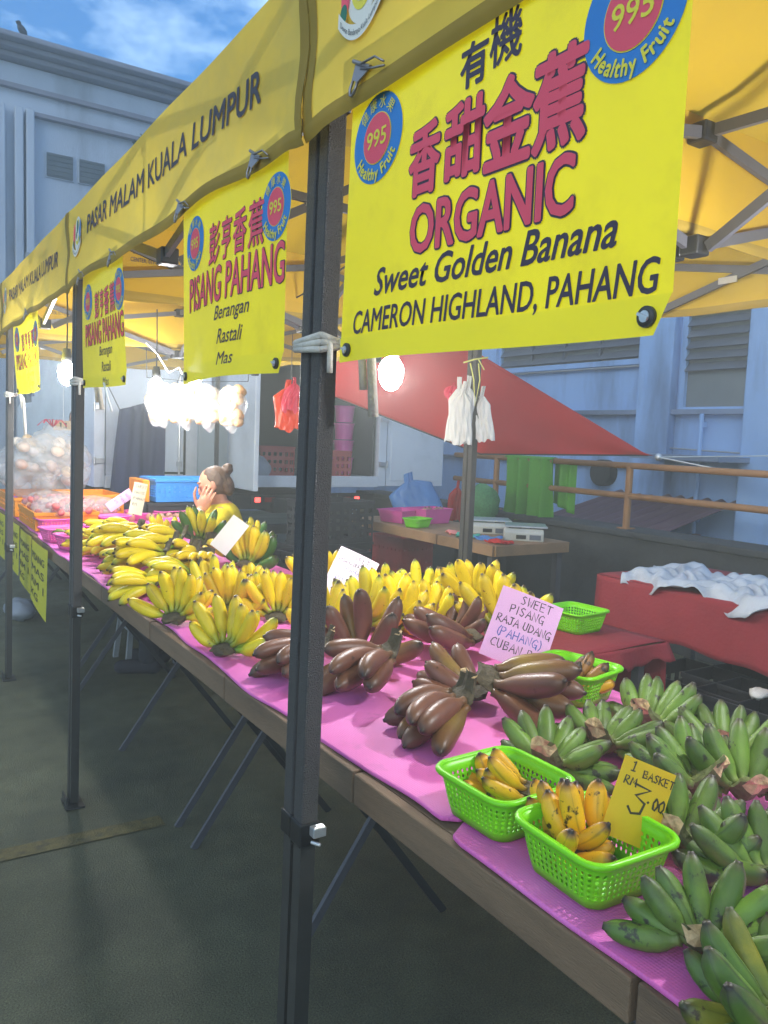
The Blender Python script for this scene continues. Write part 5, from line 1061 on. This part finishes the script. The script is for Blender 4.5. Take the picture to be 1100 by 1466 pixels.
h.ell(Vector((0,0,hz))+e@Vector((-.112,.0,.062)), (.034,.040,.036), 12, 16, fn=lambda p: 1+.08*math.sin(14*p.y+9*p.x)+.05*math.sin(19*p.z))
o = h.build('hair', M['hair'], wt, smooth=True); remesh(o, .006, 1)
h = MB(); c = Vector((0,0,hz))+e@Vector((-.084,0,.048)); q = [c+e@Vector((.012*math.cos(a)*.6,.03*math.cos(a),.03*math.sin(a))) for a in [2*math.pi*k/16 for k in range(17)]]; h.tube(q, .006, 6); h.build('hair_tie', M['rope'], wt, smooth=True)
for s in (-1,1):
    q = MB(); q.ell(Vector((0,0,hz))+e@Vector((.088,s*.032,.006)), (.006,.012,.004), 6, 8); q.build('eye', M['black'], wt, smooth=True)
    q = MB(); q.tube([Vector((0,0,hz))+e@Vector(p) for p in ((.090,s*.018,.028),(.088,s*.035,.034),(.076,s*.052,.029))], .0025, 5); q.build('eyebrow', M['hair'], wt)
h = MB(); chain(h, [(-.06,0,hz-.215),(-.10,0,hz-.40),(-.10,0,.58)], [.118,.135,.145])
for s in (-1,1): chain(h, [(-.065,s*.03,hz-.19),(-.066,s*.16,hz-.22)], [.068,.068])
chain(h, [(-.066,.165,hz-.22), SH.lerp(EL,.42)], [.068,.066]); chain(h, [(-.066,-.165,hz-.22), (-.02,-.215,hz-.29)], [.068,.062])
o = h.build('tshirt', M['shirt'], wt, smooth=True); remesh(o, .008, 3)
h = MB(); a = SH.lerp(EL,.40); c = SH.lerp(EL,.53); h.tube([a,c], [.0705,.0695], 18); h.build('sleeve_hem', M['cuff'], wt, smooth=True)
h = MB(); d = (WR-EL).normalized(); h.tube([WR-d*.022,WR-d*.012], .0335, 14); h.build('wristband', M['bwhite'], wt, smooth=True)
h = MB(); 
for s in (-1,1): chain(h, [(-.08,s*.09,.5),(.33,s*.11,.50),(.36,s*.11,.10)], [.10,.075,.06])
o = h.build('trousers', M['trouser'], wt, smooth=True); remesh(o, .01, 2)
for s in (-1,1):
    h = MB(); chain(h, [(.33,s*.11,.045),(.52,s*.132,.035)], [.052,.042]); o = h.build('shoe', M['trouser'], wt, smooth=True)
st = thing('stool', 'red plastic stool under the seated woman', 'stool', (WP[0]+.08,WP[1]-.05,0)); w = MB(); w.box((0,0,.375), (.3,.3,.03)); w.build('seat', M['redp'], st, bev=.01)
for sx in (-1,1):
    for sy in (-1,1): w = MB(); w.bar((sx*.12,sy*.12,.362),(sx*.16,sy*.16,0),.035,.035); w.build('leg', M['redp'], st)
# standing man far behind the second post
mp_ = (1.750,8.600,1.278)
mt_ = thing('person', 'person in a pale blue shirt standing far behind the second post', 'person', (mp_[0]+.02,mp_[1],0), (0,0,R(-120)))
b = MB(); hz2 = 1.56; head(b, (.01,0,hz2), Euler((0,R(8),0)).to_matrix()); chain(b, [(0,0,hz2-.08),(-.02,0,hz2-.16)], [.05,.055]); chain(b, [(-.02,0,hz2-.26),(-.02,0,1.05),(-.02,0,.9)], [.13,.12,.13])
for s in (-1,1):
    chain(b, [(-.02,s*.06,hz2-.21),(-.02,s*.18,hz2-.25)], [.06,.055]); chain(b, [(-.02,s*.19,hz2-.26),(-.04,s*.24,1.05),(.08,s*.22,.84)], [.05,.04,.028]); fingers(b, (.08,s*.22,.84), (.5,0,-.8), (0,-s,0), s, .3)
    chain(b, [(-.02,s*.09,.88),(0,s*.10,.48),(-.01,s*.10,.09)], [.088,.06,.042]); chain(b, [(-.02,s*.10,.05),(.15,s*.12,.03)], [.042,.03])
o = b.build('body', M['skin'], mt_, smooth=True); remesh(o, .009, 2)
b = MB(); b.ell((-.01,0,hz2+.02), (.096,.084,.10), 14, 18, fn=lambda p: 1 if not (p.x > .4 and p.z < .5) else .8); b.build('hair', M['hair'], mt_, smooth=True)
b = MB(); chain(b, [(-.02,0,hz2-.27),(-.02,0,1.05),(-.02,0,.9)], [.145,.14,.145])
for s in (-1,1): chain(b, [(-.02,s*.06,hz2-.215),(-.02,s*.18,hz2-.25)], [.07,.066]); chain(b, [(-.02,s*.185,hz2-.26),(-.035,s*.225,1.14)], [.064,.06])
o = b.build('shirt', M['shirtblue'], mt_, smooth=True); remesh(o, .012, 2)
b = MB()
for s in (-1,1): chain(b, [(-.02,s*.085,.9),(0,s*.10,.48),(-.01,s*.10,.09)], [.11,.085,.07])
o = b.build('trousers', M['trouser'], mt_, smooth=True); remesh(o, .014, 2)
p = (1.444,7.600,1.497); w = MB(); w.box((0,0,0), (.16,.01,.085)); 
for x in (-.022,.022): w.box((x,-.0062,0), (.012,.003,.05)); w.box((x-.008,-.0062,.02), (.012,.003,.008))
f = w.build('cardboard_sign', [M['cardboard'],M['ink']], bev=.0); f.data.polygons.foreach_set('material_index', [0]*6+[1]*24); f.location = p; f.rotation_euler = (0,0,R(-10)); tag(f, 'small cardboard sign with two strokes hanging left of the second post', 'sign')
w = MB(); w.tube([p, (p[0],p[1]+.01,2.3)], .003, 5); tag(w.build('string', M['whitewire']), 'thin string holding the small cardboard sign', 'string')

# ------------------------------------------------------------------ delivery trucks backed up behind the stall
def truck(lab, x0, x1, y, zb, zt, openr, loc_lab):
    t = thing('box_truck', lab, 'truck', ((x0+x1)/2,y,0), group='box trucks parked behind the stall'); hw = (x1-x0)/2; D = 3.4; fr = .10
    w = MB(); 
    w.box((-hw+.02,D/2,(zb+zt)/2), (.04,D,zt-zb)); w.box((hw-.02,D/2,(zb+zt)/2), (.04,D,zt-zb)); w.box((0,D/2,zt-.02), (2*hw-.082,D,.04)); w.box((0,D/2,zb+.03), (2*hw-.082,D,.06)); w.box((0,D-.02,(zb+zt)/2), (2*hw-.084,.04,zt-zb-.11))
    w.build('cargo_box', M['truck'], t)
    w = MB(); w.box((-hw+fr/2,-.03,(zb+zt)/2), (fr,.06,zt-zb)); w.box((hw-fr/2,-.03,(zb+zt)/2), (fr,.06,zt-zb)); w.box((0,-.031,zb+.05), (2*hw-2*fr,.06,.12)); w.box((0,-.031,zt-.06), (2*hw-2*fr,.06,.12)); w.build('rear_frame', M['truck'], t, bev=.006)
    w = MB()
    for s in (-1,1):
        w.box((s*(hw-.075),D/2,(zb+zt)/2), (.03,D-.2,zt-zb-.2))
    w.box((0,D-.075,(zb+zt)/2), (2*hw-.2,.03,zt-zb-.2)); w.build('lining', M['truckin'], t)
    for s in (-1,1):
        for z in (zb+.25, zb+.75): w = MB(); w.box((s*(hw-.05),-.075,z), (.09,.03,.05)); w.tube([(s*(hw-.0),-.085,z-.04),(s*(hw-.0),-.085,z+.04)], .014, 8); w.build('hinge', M['alu'], t, bev=.004)
    w = MB(); w.box((0,D*.55,.74), (.9,D*1.1,.16)); w.box((0,.12,.78), (2*hw-.1,.06,.16)); w.box((0,-.02,.50), (2*hw-.1,.08,.10)); w.build('chassis', M['chassis'], t, bev=.01)
    for s in (-1,1):
        w = MB(); w.tube([(s*(hw-.30),.9,.38),(s*(hw-.08),.9,.38)], .36, 24); w.build('wheel', M['chassis'], t)
        o = MB(); o.box((s*(hw-.38),.08,.80), (.30,.04,.09)); o = o.build('tail_lamp_housing', M['chassis'], t)
        w = MB(); w.box((s*(hw-.30),.054,.80), (.06,.012,.05)); w.build('lit_lens', M['tail'], o, bev=.004)
        w = MB(); w.box((s*(hw-.44),.054,.80), (.12,.012,.05)); w.build('lens', M['taildim'], o, bev=.004)
    w = MB(); w.box((.1,.07,.70), (.42,.02,.10)); w.build('number_plate', M['plate'], t, bev=.005)
    w = MB(); w.box((0,D+.9,1.15), (2*hw-.1,1.5,1.3)); w.build('cab', M['truck'], t, bev=.08)
    return t, hw
t1, hw = truck('white box truck with its rear open, pink tubs and red crates stored inside', 3.05, 4.86, 7.5, .95, 2.62, True, '')
w = MB(); w.box((hw+.42,-.02,1.78), (.80,.05,1.66)); w.box((hw+.42,-.048,1.78), (.70,.01,1.54)); w.build('open_door', M['truck'], t1, bev=.008)
w = MB(); w.box((-hw-.06,-.35,1.78), (.05,.72,1.66)); w.build('open_door', M['truck'], t1, bev=.008)
t2, h2 = truck('white box truck with closed rear doors left of the seated woman', 1.72, 2.86, 7.7, .93, 2.5, False, '')
w = MB(); w.box((0,-.03,1.71), (2*h2-.22,.04,1.34)); o = w.build('rear_door', M['truck'], t2)
w = MB(); 
for a, c, d, e_ in ((-.02,1.7,.02,1.3),(.30,1.7,.02,1.3)): w.box((a,-.056,c), (d,.012,e_))
w.box((.14,-.056,2.34), (.34,.012,.02)); w.box((.14,-.056,1.07), (.34,.012,.02)); w.build('gasket', M['black'], o)
w = MB(); w.tube([(.24,-.075,1.02),(.24,-.075,2.36)], .012, 8); w.box((.24,-.075,1.16),(.05,.03,.05)); w.box((-.06,-.065,1.45),(.09,.02,.03)); w.build('lock_rod', M['alu'], o)
q = MB(); q.box((.49,-.32,1.42), (.30,.05,.9)); q.bar((.64,-.32,1.2),(.62,.0,1.2),.03,.03); q.build('open_door', mat('door_grey', (150,160,166), .6, .08, 4), t2, bev=.008)
# load in truck 1
for i, (x, z) in enumerate(((4.35,1.06),(4.62,1.06))):
    for k in range(4):
        t = thing('plastic_tub', 'pink plastic tub in the open truck, '+('left' if i == 0 else 'right')+' stack, '+('bottom','second from the bottom','third from the bottom','top')[k], 'tub', (x,8.0,z+.20*k), group='pink tubs stacked in the truck')
        w = MB(); w.tube([(0,0,0),(0,0,.17)], [.10,.115], 18); w.build('tub_body', M['pinkp'], t, smooth=False); w = MB(); w.tube([(0,0,.171),(0,0,.19)], .122, 18); w.build('lid', M['pinkp'], t, bev=.004)
crate('maroon crate standing in the open truck before the pink tubs', (4.30,7.78,1.012), (.42,.3,.32), M['redp'], 0, 'plastic_crate', 'maroon crates', (6,4,3)); crate('maroon crate standing deep in the open truck', (3.85,8.3,1.012), (.42,.3,.34), M['redp'], 0, 'plastic_crate', 'maroon crates', (6,4,3))
w = MB(); w.ell((0,0,.1), (.2,.16,.14), 12, 16, fn=lambda p: 1+.12*math.sin(7*p.x+6*p.y)); o = w.build('sack', M['greybag'], smooth=True); o.location = (3.42,7.85,1.012); tag(o, 'crumpled grey sack on the floor of the open truck', 'sack')
# navy sheet
w = MB(); w.grid(lambda u, v: (1.74+.50*u+.10*v*(1-u), 7.2+.035*math.sin(9*u+3*v)+.02*math.sin(23*u), .62+1.16*v-.12*(1-u)*v), 30, 16); o = w.build('hanging_sheet', M['navy'], smooth=True, solid=.004); tag(o, 'dark navy sheet hanging before the left truck', 'sheet')
w = MB(); w.tube([(1.55,7.22,2.25),(1.84,7.2,1.66)], .004, 5); w.tube([(2.30,7.2,1.78),(2.5,7.24,2.25)], .004, 5); tag(w.build('sheet_rope', M['wire']), 'thin ropes holding the dark navy sheet', 'rope')

# ------------------------------------------------------------------ red tarp with its ropes
TC, TT, TL, TB = Vector((5.042,4.000,1.442)), Vector((3.279,4.700,2.380)), Vector((3.075,5.600,1.827)), Vector((3.815,4.550,1.405))
def tf(u, v):     # u: corner side -> far side, v: bottom -> top
    a = TC.lerp(TB,u); c = TC.lerp(TT,u) ; p = (TC.lerp(TB,min(1,u*1.9)) if u < .526 else TB.lerp(TL,(u-.526)/.474)); q = TC.lerp(TT,min(1,u*1.35)) if u < .74 else TT.lerp(TT+(TL-TB)*.55,(u-.74)/.26)
    r = p.lerp(q,v); s = math.sin(math.pi*u)*math.sin(math.pi*v); r.z -= .10*s; r.x += .05*math.sin(8*u+2*v)*v*(1-v)*2; r.y += .03*math.sin(11*u-3*v)*math.sin(math.pi*v); return r
w = MB(); w.grid(tf, 40, 24); o = thing('red_tarp', 'red tarpaulin sagging to a roped corner behind the organic banner', 'tarpaulin'); w.build('sheet', M['tarp'], o, smooth=True, solid=.003)
w = MB(); w.tube([tf(k/40,0) for k in range(41)], .007, 6); w.build('hem_cord', mat('hem_cord_dark', (44,32,34), .7), o, smooth=True)
w = MB(); e0 = TC+Vector((.05,-.06,-.01)); w.ell(e0, (.03,.03,.03), 8, 10); w.build('corner_ring', M['alu'], o, smooth=True)
w = MB()
for q in ((5.0,3.2,1.35),(6.98,3.6,1.5)): w.tube([e0, Vector(q)], .005, 5)
w.build('guy_rope', M['whitewire'], o)

# ------------------------------------------------------------------ counter with scales at the back
ct = thing('work_counter', 'wooden topped counter holding the scales at the back', 'counter', (3.52,4.0,0)); w = MB(); w.box((.34,.30,.785), (.70,.62,.03)); w.box((.34,1.25,.785), (.70,1.24,.03)); w.box((-.016,.3,.762), (.024,.622,.075)); w.box((-.016,1.25,.762), (.024,1.24,.075)); w.box((.34,-.016,.762), (.70,.022,.075)); w.build('top', mat('counter_wood', (150,116,84), .65, .2, 6, .3, 50), ct, bev=.003)
for x, y in ((.03,.05),(.65,.05),(.03,1.8),(.65,1.8)): w = MB(); w.bar((x,y,0),(x,y,.77),.05,.05); w.build('leg', M['strut'], ct)
def scale_(lab, x, y, rz):
    t = thing('weighing_scale', lab, 'scale', (x,y,.80), (0,0,rz), 'weighing scales on the back counter')
    w = MB(); w.prism([(-.15,0),(.15,0),(.15,.05),(-.10,.085),(-.15,.06)], -.14, .14, 0, (1,2,0)); w.build('case', M['scale'], t, bev=.006)
    w = MB(); w.box((.02,.02,.098), (.30,.26,.012)); w.tube([(.02,.02,.06),(.02,.02,.095)], .03, 10); w.build('pan', M['pan'], t, bev=.004)
    w = MB(); w.box((-.02,-.152,.03), (.07,.006,.028)); w.build('display', M['plate'], t); w = MB(); w.box((.08,-.1525,.03), (.08,.006,.035)); w.build('keypad', M['louvre'], t)
scale_('weighing scale at the near end of the back counter, display facing out', 3.98, 4.22, R(-40)); scale_('weighing scale behind the nearer one on the back counter', 3.99, 4.62, R(-35))
rg = random.Random(5)
for k, (c, l) in enumerate(((M['redbag'],'red'),(M['bluebag'],'pale blue'),(mat('teal_bag', (70,170,150), .45, .1, 9, .5, 14),'teal'),(mat('salmon_bag', (236,140,130), .45, .1, 9, .5, 14),'salmon'))):
    w = MB(); w.grid(lambda u, v: (.13*(u-.5), .17*(v-.5), .014+.012*math.sin(7*u+k)*math.sin(6*v+k)+.006*math.sin(19*u+13*v)), 14, 14); o = w.build('folded_bag', c, smooth=True, solid=.006); o.location = (3.62+.05*(k%2), 4.07+.17*k, .80); o.rotation_euler = (0,0,.4*k); tag(o, l+' folded plastic bag on the front of the back counter', 'bag', 'folded bags on the back counter')
def tray(lab, loc, mt, L_, W_, H_, rz=0):
    w = MB(); k = .85; o = [(-1,-1),(1,-1),(1,1),(-1,1)]
    v = [(a*L_/2*k,b*W_/2*k,0) for a, b in o]+[(a*L_/2,b*W_/2,H_) for a, b in o]+[(a*L_/2*1.06,b*W_/2*1.08,H_) for a, b in o]; w.add(v, [(3,2,1,0)]+[(i,(i+1)%4,4+(i+1)%4,4+i) for i in range(4)]+[(4+i,4+(i+1)%4,8+(i+1)%4,8+i) for i in range(4)])
    q = w.build('plastic_tray', mt, solid=.005, bev=.006); q.location = loc; q.rotation_euler = (0,0,rz); tag(q, lab, 'tray')
tray('magenta tray on the far end of the back counter', (3.72,5.42,.803), M['pinkp'], .32, .26, .10, .3); tray('magenta tray with fruit beside the crumpled blue bag', (3.92,5.30,.803), M['pinkp'], .3, .24, .12, .1)
basket('small lime basket on the back counter', (3.62,5.05,.80), .3, M['lime'], L_=.2, W_=.16, H_=.07)
o = tbag(.42, .36, 21, .07).build('crumpled_bag', M['bluebag'], smooth=True); o.location = (3.93,5.66,1.15); o.rotation_euler = (-.15,-.35,R(-30)); tag(o, 'crumpled pale blue plastic bag behind the magenta trays', 'bag')
for k in range(4): o = ff.copy(); C.objects.link(o); o.location = (3.86+.06*k,5.28+.03*(k%2),.90); o.scale = (1,)*3; tag(o, 'brown fruit in the magenta tray by the blue bag, '+('nearest the left end','second from the left end','third from the left end','at the right end')[k], 'fruit', 'brown fruit in the magenta tray')
crate('worn maroon crate standing below the back counter', (4.025,5.853,.302), (.38,.44,.32), M['redp'], R(8), 'plastic_crate', 'maroon crates', (7,8,2), .42)
crate('dark crate carrying the worn maroon crate below the back counter', (4.025,5.853,.0), (.36,.42,.30), M['blackp'], R(8), 'plastic_crate', 'dark crates', (5,6,3))
# bags hung near the rail
t = thing('red_bag', 'red printed plastic bag hanging behind the thin back post', 'bag', (4.600,5.809,1.084), (0,0,R(-33))); m_ = tbag(.14, .34, 12, .03); m_.build('bag', M['redbag'], t, smooth=True)
w = MB(); w.ell((0,0,0), (.15,.15,.18), 14, 20, fn=lambda p: 1+.06*math.sin(9*p.z+7*p.x)+.04*math.sin(17*p.y)); o = w.build('mesh_sack', M['meshgreen'], smooth=True); o.location = (4.550,5.362,0.941); tag(o, 'round green mesh sack right of the thin back post', 'sack'); MSZ = o.location.z-.18
w = MB(); w.box((0,0,MSZ/2), (.34,.34,MSZ)); o = w.build('dark_box', M['blackp'], bev=.01); o.location = (o.location.x,0,0); p = (4.550,5.362,0.941); o.location = (p[0],p[1],0); tag(o, 'dark box carrying the round green mesh sack', 'box')
# green cloth over the rail
def gc(u, v):
    y = 5.56-.62*u; z = .80+.565*v; f = .045*math.sin(24*u+3*u*u+1.2*v)+.03*math.sin(39*u+2*v)*(1-.5*v); return (4.955+f*(1.1-.55*v), y+.03*(1-v)*(u-.5), z)
w = MB(); w.grid(gc, 70, 20); w.grid(lambda u, v: (5.045-.09*(1-v)+.03*math.sin(22*u)*(1-v)*0, 5.56-.62*u, 1.365+.02*math.sin(math.pi*v)), 20, 4); w.grid(lambda u, v: (5.06+.02*math.sin(14*u), 5.0-.24*u, .98+.385*v-.08*u*(1-v)), 30, 10); o = w.build('green_cloth', M['greencloth'], smooth=True, solid=.004); tag(o, 'green cloth hung in folds over the orange railing', 'cloth')
# ------------------------------------------------------------------ maroon covered tables at the right
def rough(u, s): return .012*math.sin(9*u+s)+.008*math.sin(23*u+2*s)
t = thing('cloth_table', 'low table under a maroon cloth beside the lime basket', 'table', (0,0,0)); 
LX0, LX1, LY0, LY1, LZ = (1.860,2.616,1.928,2.678,.74)
w = MB(); w.grid(lambda u, v: (LX0+(LX1-LX0)*u, LY0+(LY1-LY0)*v, LZ+.004*math.sin(9*u+5*v)), 14, 14); w.grid(lambda u, v: (LX0+(LX1-LX0)*u, LY0-.012-.02*(1-v)*(1+math.sin(14*u)), LZ-(.07+rough(u*2,1))*(1-v)), 30, 5); w.grid(lambda u, v: (LX1+.008+.02*(1-v)*(1+math.sin(9*u)), LY0+(LY1-LY0)*u, LZ-.42*(1-v)), 24, 8); w.build('maroon_cloth', M['redcloth'], t, smooth=True, solid=.004)
w = MB(); w.box(((LX0+LX1)/2,(LY0+LY1)/2,LZ-.022), (LX1-LX0-.02,LY1-LY0-.02,.03)); w.build('top', M['wood'], t)
for x in (LX0+.06,LX1-.08):
    for y in (LY0+.06,LY1-.06): w = MB(); w.bar((x,y,0),(x,y,LZ-.037),.035,.035); w.build('leg', M['strut'], t)
basket('empty lime basket on the low maroon table', (2.407,2.218,.744), .1, M['lime'], L_=.2, W_=.2, H_=.085)
t = thing('cloth_table', 'long high bench draped in maroon cloth under the crumpled sheet', 'table', (0,0,0)); BX0, BX1, BY0, BY1, BZ, BZ0 = (3.000,3.750,0.200,2.623,0.868,0.617)
w = MB(); w.grid(lambda u, v: (BX0+(BX1-BX0)*u, BY0+(BY1-BY0)*v, BZ+.004*math.sin(9*u+7*v)), 10, 24); w.grid(lambda u, v: (BX0-.01-.014*(1-v)*(1+math.sin(16*u)), BY0+(BY1-BY0)*u, BZ-(BZ-BZ0+rough(u*2,3))*(1-v)), 60, 10); w.grid(lambda u, v: (BX0+(BX1-BX0)*u, BY1+.01+.01*(1-v)*(1+math.sin(12*u)), BZ-(BZ-BZ0)*(1-v)), 20, 8); w.build('maroon_cloth', M['redcloth'], t, smooth=True, solid=.004)
w = MB(); w.box(((BX0+BX1)/2,(BY0+BY1)/2,BZ-.022), (BX1-BX0-.02,BY1-BY0-.02,.03)); w.build('top', M['wood'], t)
for x in (BX0+.06,BX1-.06):
    for y in (BY0+.08,BY1-.06): w = MB(); w.bar((x,y,0),(x,y,BZ-.037),.04,.04); w.build('leg', M['strut'], t)
# crumpled sheet on it
def cs(u, v):
    x = BX0-.03+(.40)*v; y = BY1-.16-.9*u; z = BZ+.015+.030*abs(math.sin(9*u+4*v))*v+.022*abs(math.sin(15*u-7*v+1))+.016*abs(math.sin(29*u+13*v))+.008*math.sin(43*u+29*v)
    if v < .12: z -= .05*(1-v/.12)*(1+math.sin(12*u))
    return (x+.03*math.sin(14*u), y+.03*math.sin(11*v+3*u), z)
w = MB(); w.grid(cs, 70, 30); o = w.build('crumpled_sheet', M['newspaper'], smooth=True, solid=.002); tag(o, 'crumpled grey white plastic sheet lying on the maroon bench', 'sheet')
place('bb', (BX0+.10,BY0+.30), 200, 4, 0, 'ripe banana bunch left on the crumpled sheet at the picture edge', BZ+.03-ZT, 1.25, 0)
crate('dark crate at the corner of the low maroon table, upper', (3.004,1.978,.262), (.36,.5,.26), M['blackp'], .0, 'plastic_crate', 'dark crates', (6,9,3)); crate('dark crate at the corner of the low maroon table, lower', (3.004,1.978,.001), (.36,.5,.26), M['blackp'], .0, 'plastic_crate', 'dark crates', (6,9,3))
crate('dark crate at the picture edge under the maroon bench, upper', (2.965,1.670,.262), (.36,.5,.26), M['blackp'], .0, 'plastic_crate', 'dark crates', (6,9,3)); crate('dark crate at the picture edge under the maroon bench, lower', (2.965,1.670,.001), (.36,.5,.26), M['blackp'], .0, 'plastic_crate', 'dark crates', (6,9,3))
crate('dark crate behind the one at the picture edge, upper', (3.152,1.837,.262), (.36,.5,.26), M['blackp'], .0, 'plastic_crate', 'dark crates', (6,9,3)); crate('dark crate behind the one at the picture edge, lower', (3.152,1.837,.001), (.36,.5,.26), M['blackp'], .0, 'plastic_crate', 'dark crates', (6,9,3))
w = MB(); w.ell((0,0,.02), (.05,.035,.02), 8, 12, fn=lambda p: 1+.2*math.sin(7*p.x+9*p.y)); o = w.build('tissue', M['paperwhite'], smooth=True); o.location = (2.913,1.704,0.530); tag(o, 'white crumpled tissue on the dark crates at the picture edge', 'tissue')
# dark crates behind the bananas, blue crate
for k, (x, y, n, l) in enumerate(((1.85,5.55,3,'under the blue crate'),(2.35,5.3,2,'behind the seated woman'),(2.75,5.0,2,'right of the seated woman'),(3.05,5.45,3,'before the open truck'))):
    for j in range(n): crate('dark crate stacked '+l+', '+('at the bottom','second up','third up')[j], (x,y,.33*j+.001), (.56,.40,.328), M['blackp'], .05*k, 'plastic_crate', 'dark crates', (7,5,4))
crate('blue crate on top of the dark stack left of the seated woman', (1.85,5.55,.995), (.46,.34,.16), M['bluep'], .03, 'plastic_crate', None, (12,9,5))
w = MB(); w.box((0,0,0), (.05,.34,.15)); o = w.build('crate_end', M['orangep'], bev=.005); o.location = (1.56,5.56,1.07); tag(o, 'orange plastic board against the left end of the blue crate', 'board')
w = MB(); w.box((0,0,.475), (.05,.3,.95)); w.box((0,0,.972),(.09,.34,.04)); o = w.build('board_stand', M['blackp']); o.location = (1.56,5.56,0); tag(o, 'narrow dark stand under the orange board', 'stand')
for k, (x, y, l) in enumerate(((1.95,1.05,'nearest the picture edge'),(2.2,1.42,'behind the nearer one'))): pass
# grey bags on the road at the left, stool under the table
w = MB(); w.ell((0,0,.07), (.11,.2,.08), 10, 16, fn=lambda p: 1+.1*math.sin(8*p.x+7*p.y)); o = w.build('grey_bag', M['greybag'], smooth=True); o.location = (.92,6.5,.0); tag(o, 'grey plastic bag lying on the ground under the hanging yellow sheets', 'bag')
t = thing('plastic_stool', 'pale plastic stool half hidden under the yellow banana table', 'stool', (1.45,5.0,0)); w = MB(); w.box((0,0,.44), (.26,.26,.025)); w.build('seat', M['pipe'], t, bev=.01)
for sx in (-1,1):
    w = MB(); w.box((sx*.125,0,.25), (.018,.26,.05)); w.build('side_rail', M['pipe'], t)
    for sy in (-1,1): w = MB(); w.bar((sx*.11,sy*.11,.43),(sx*.15,sy*.15,0),.03,.03); w.build('leg', M['pipe'], t)

# ------------------------------------------------------------------ haze volume added to imitate a milky lens veil and lamp glow
w = MB(); w.box((4,12,4.4), (50,54,10.8)); o = w.build('haze', None); o.data.materials.clear()
hm = bpy.data.materials.new('veil_haze'); hm.use_nodes = True; n = hm.node_tree; n.nodes.clear()
pv = n.nodes.new('ShaderNodeVolumePrincipled'); pv.inputs['Color'].default_value = (.86,.90,.84,1); pv.inputs['Density'].default_value = .025; pv.inputs['Anisotropy'].default_value = .3
n.links.new(pv.outputs[0], n.nodes.new('ShaderNodeOutputMaterial').inputs['Volume']); o.data.materials.append(hm); tag(o, kind='stuff')
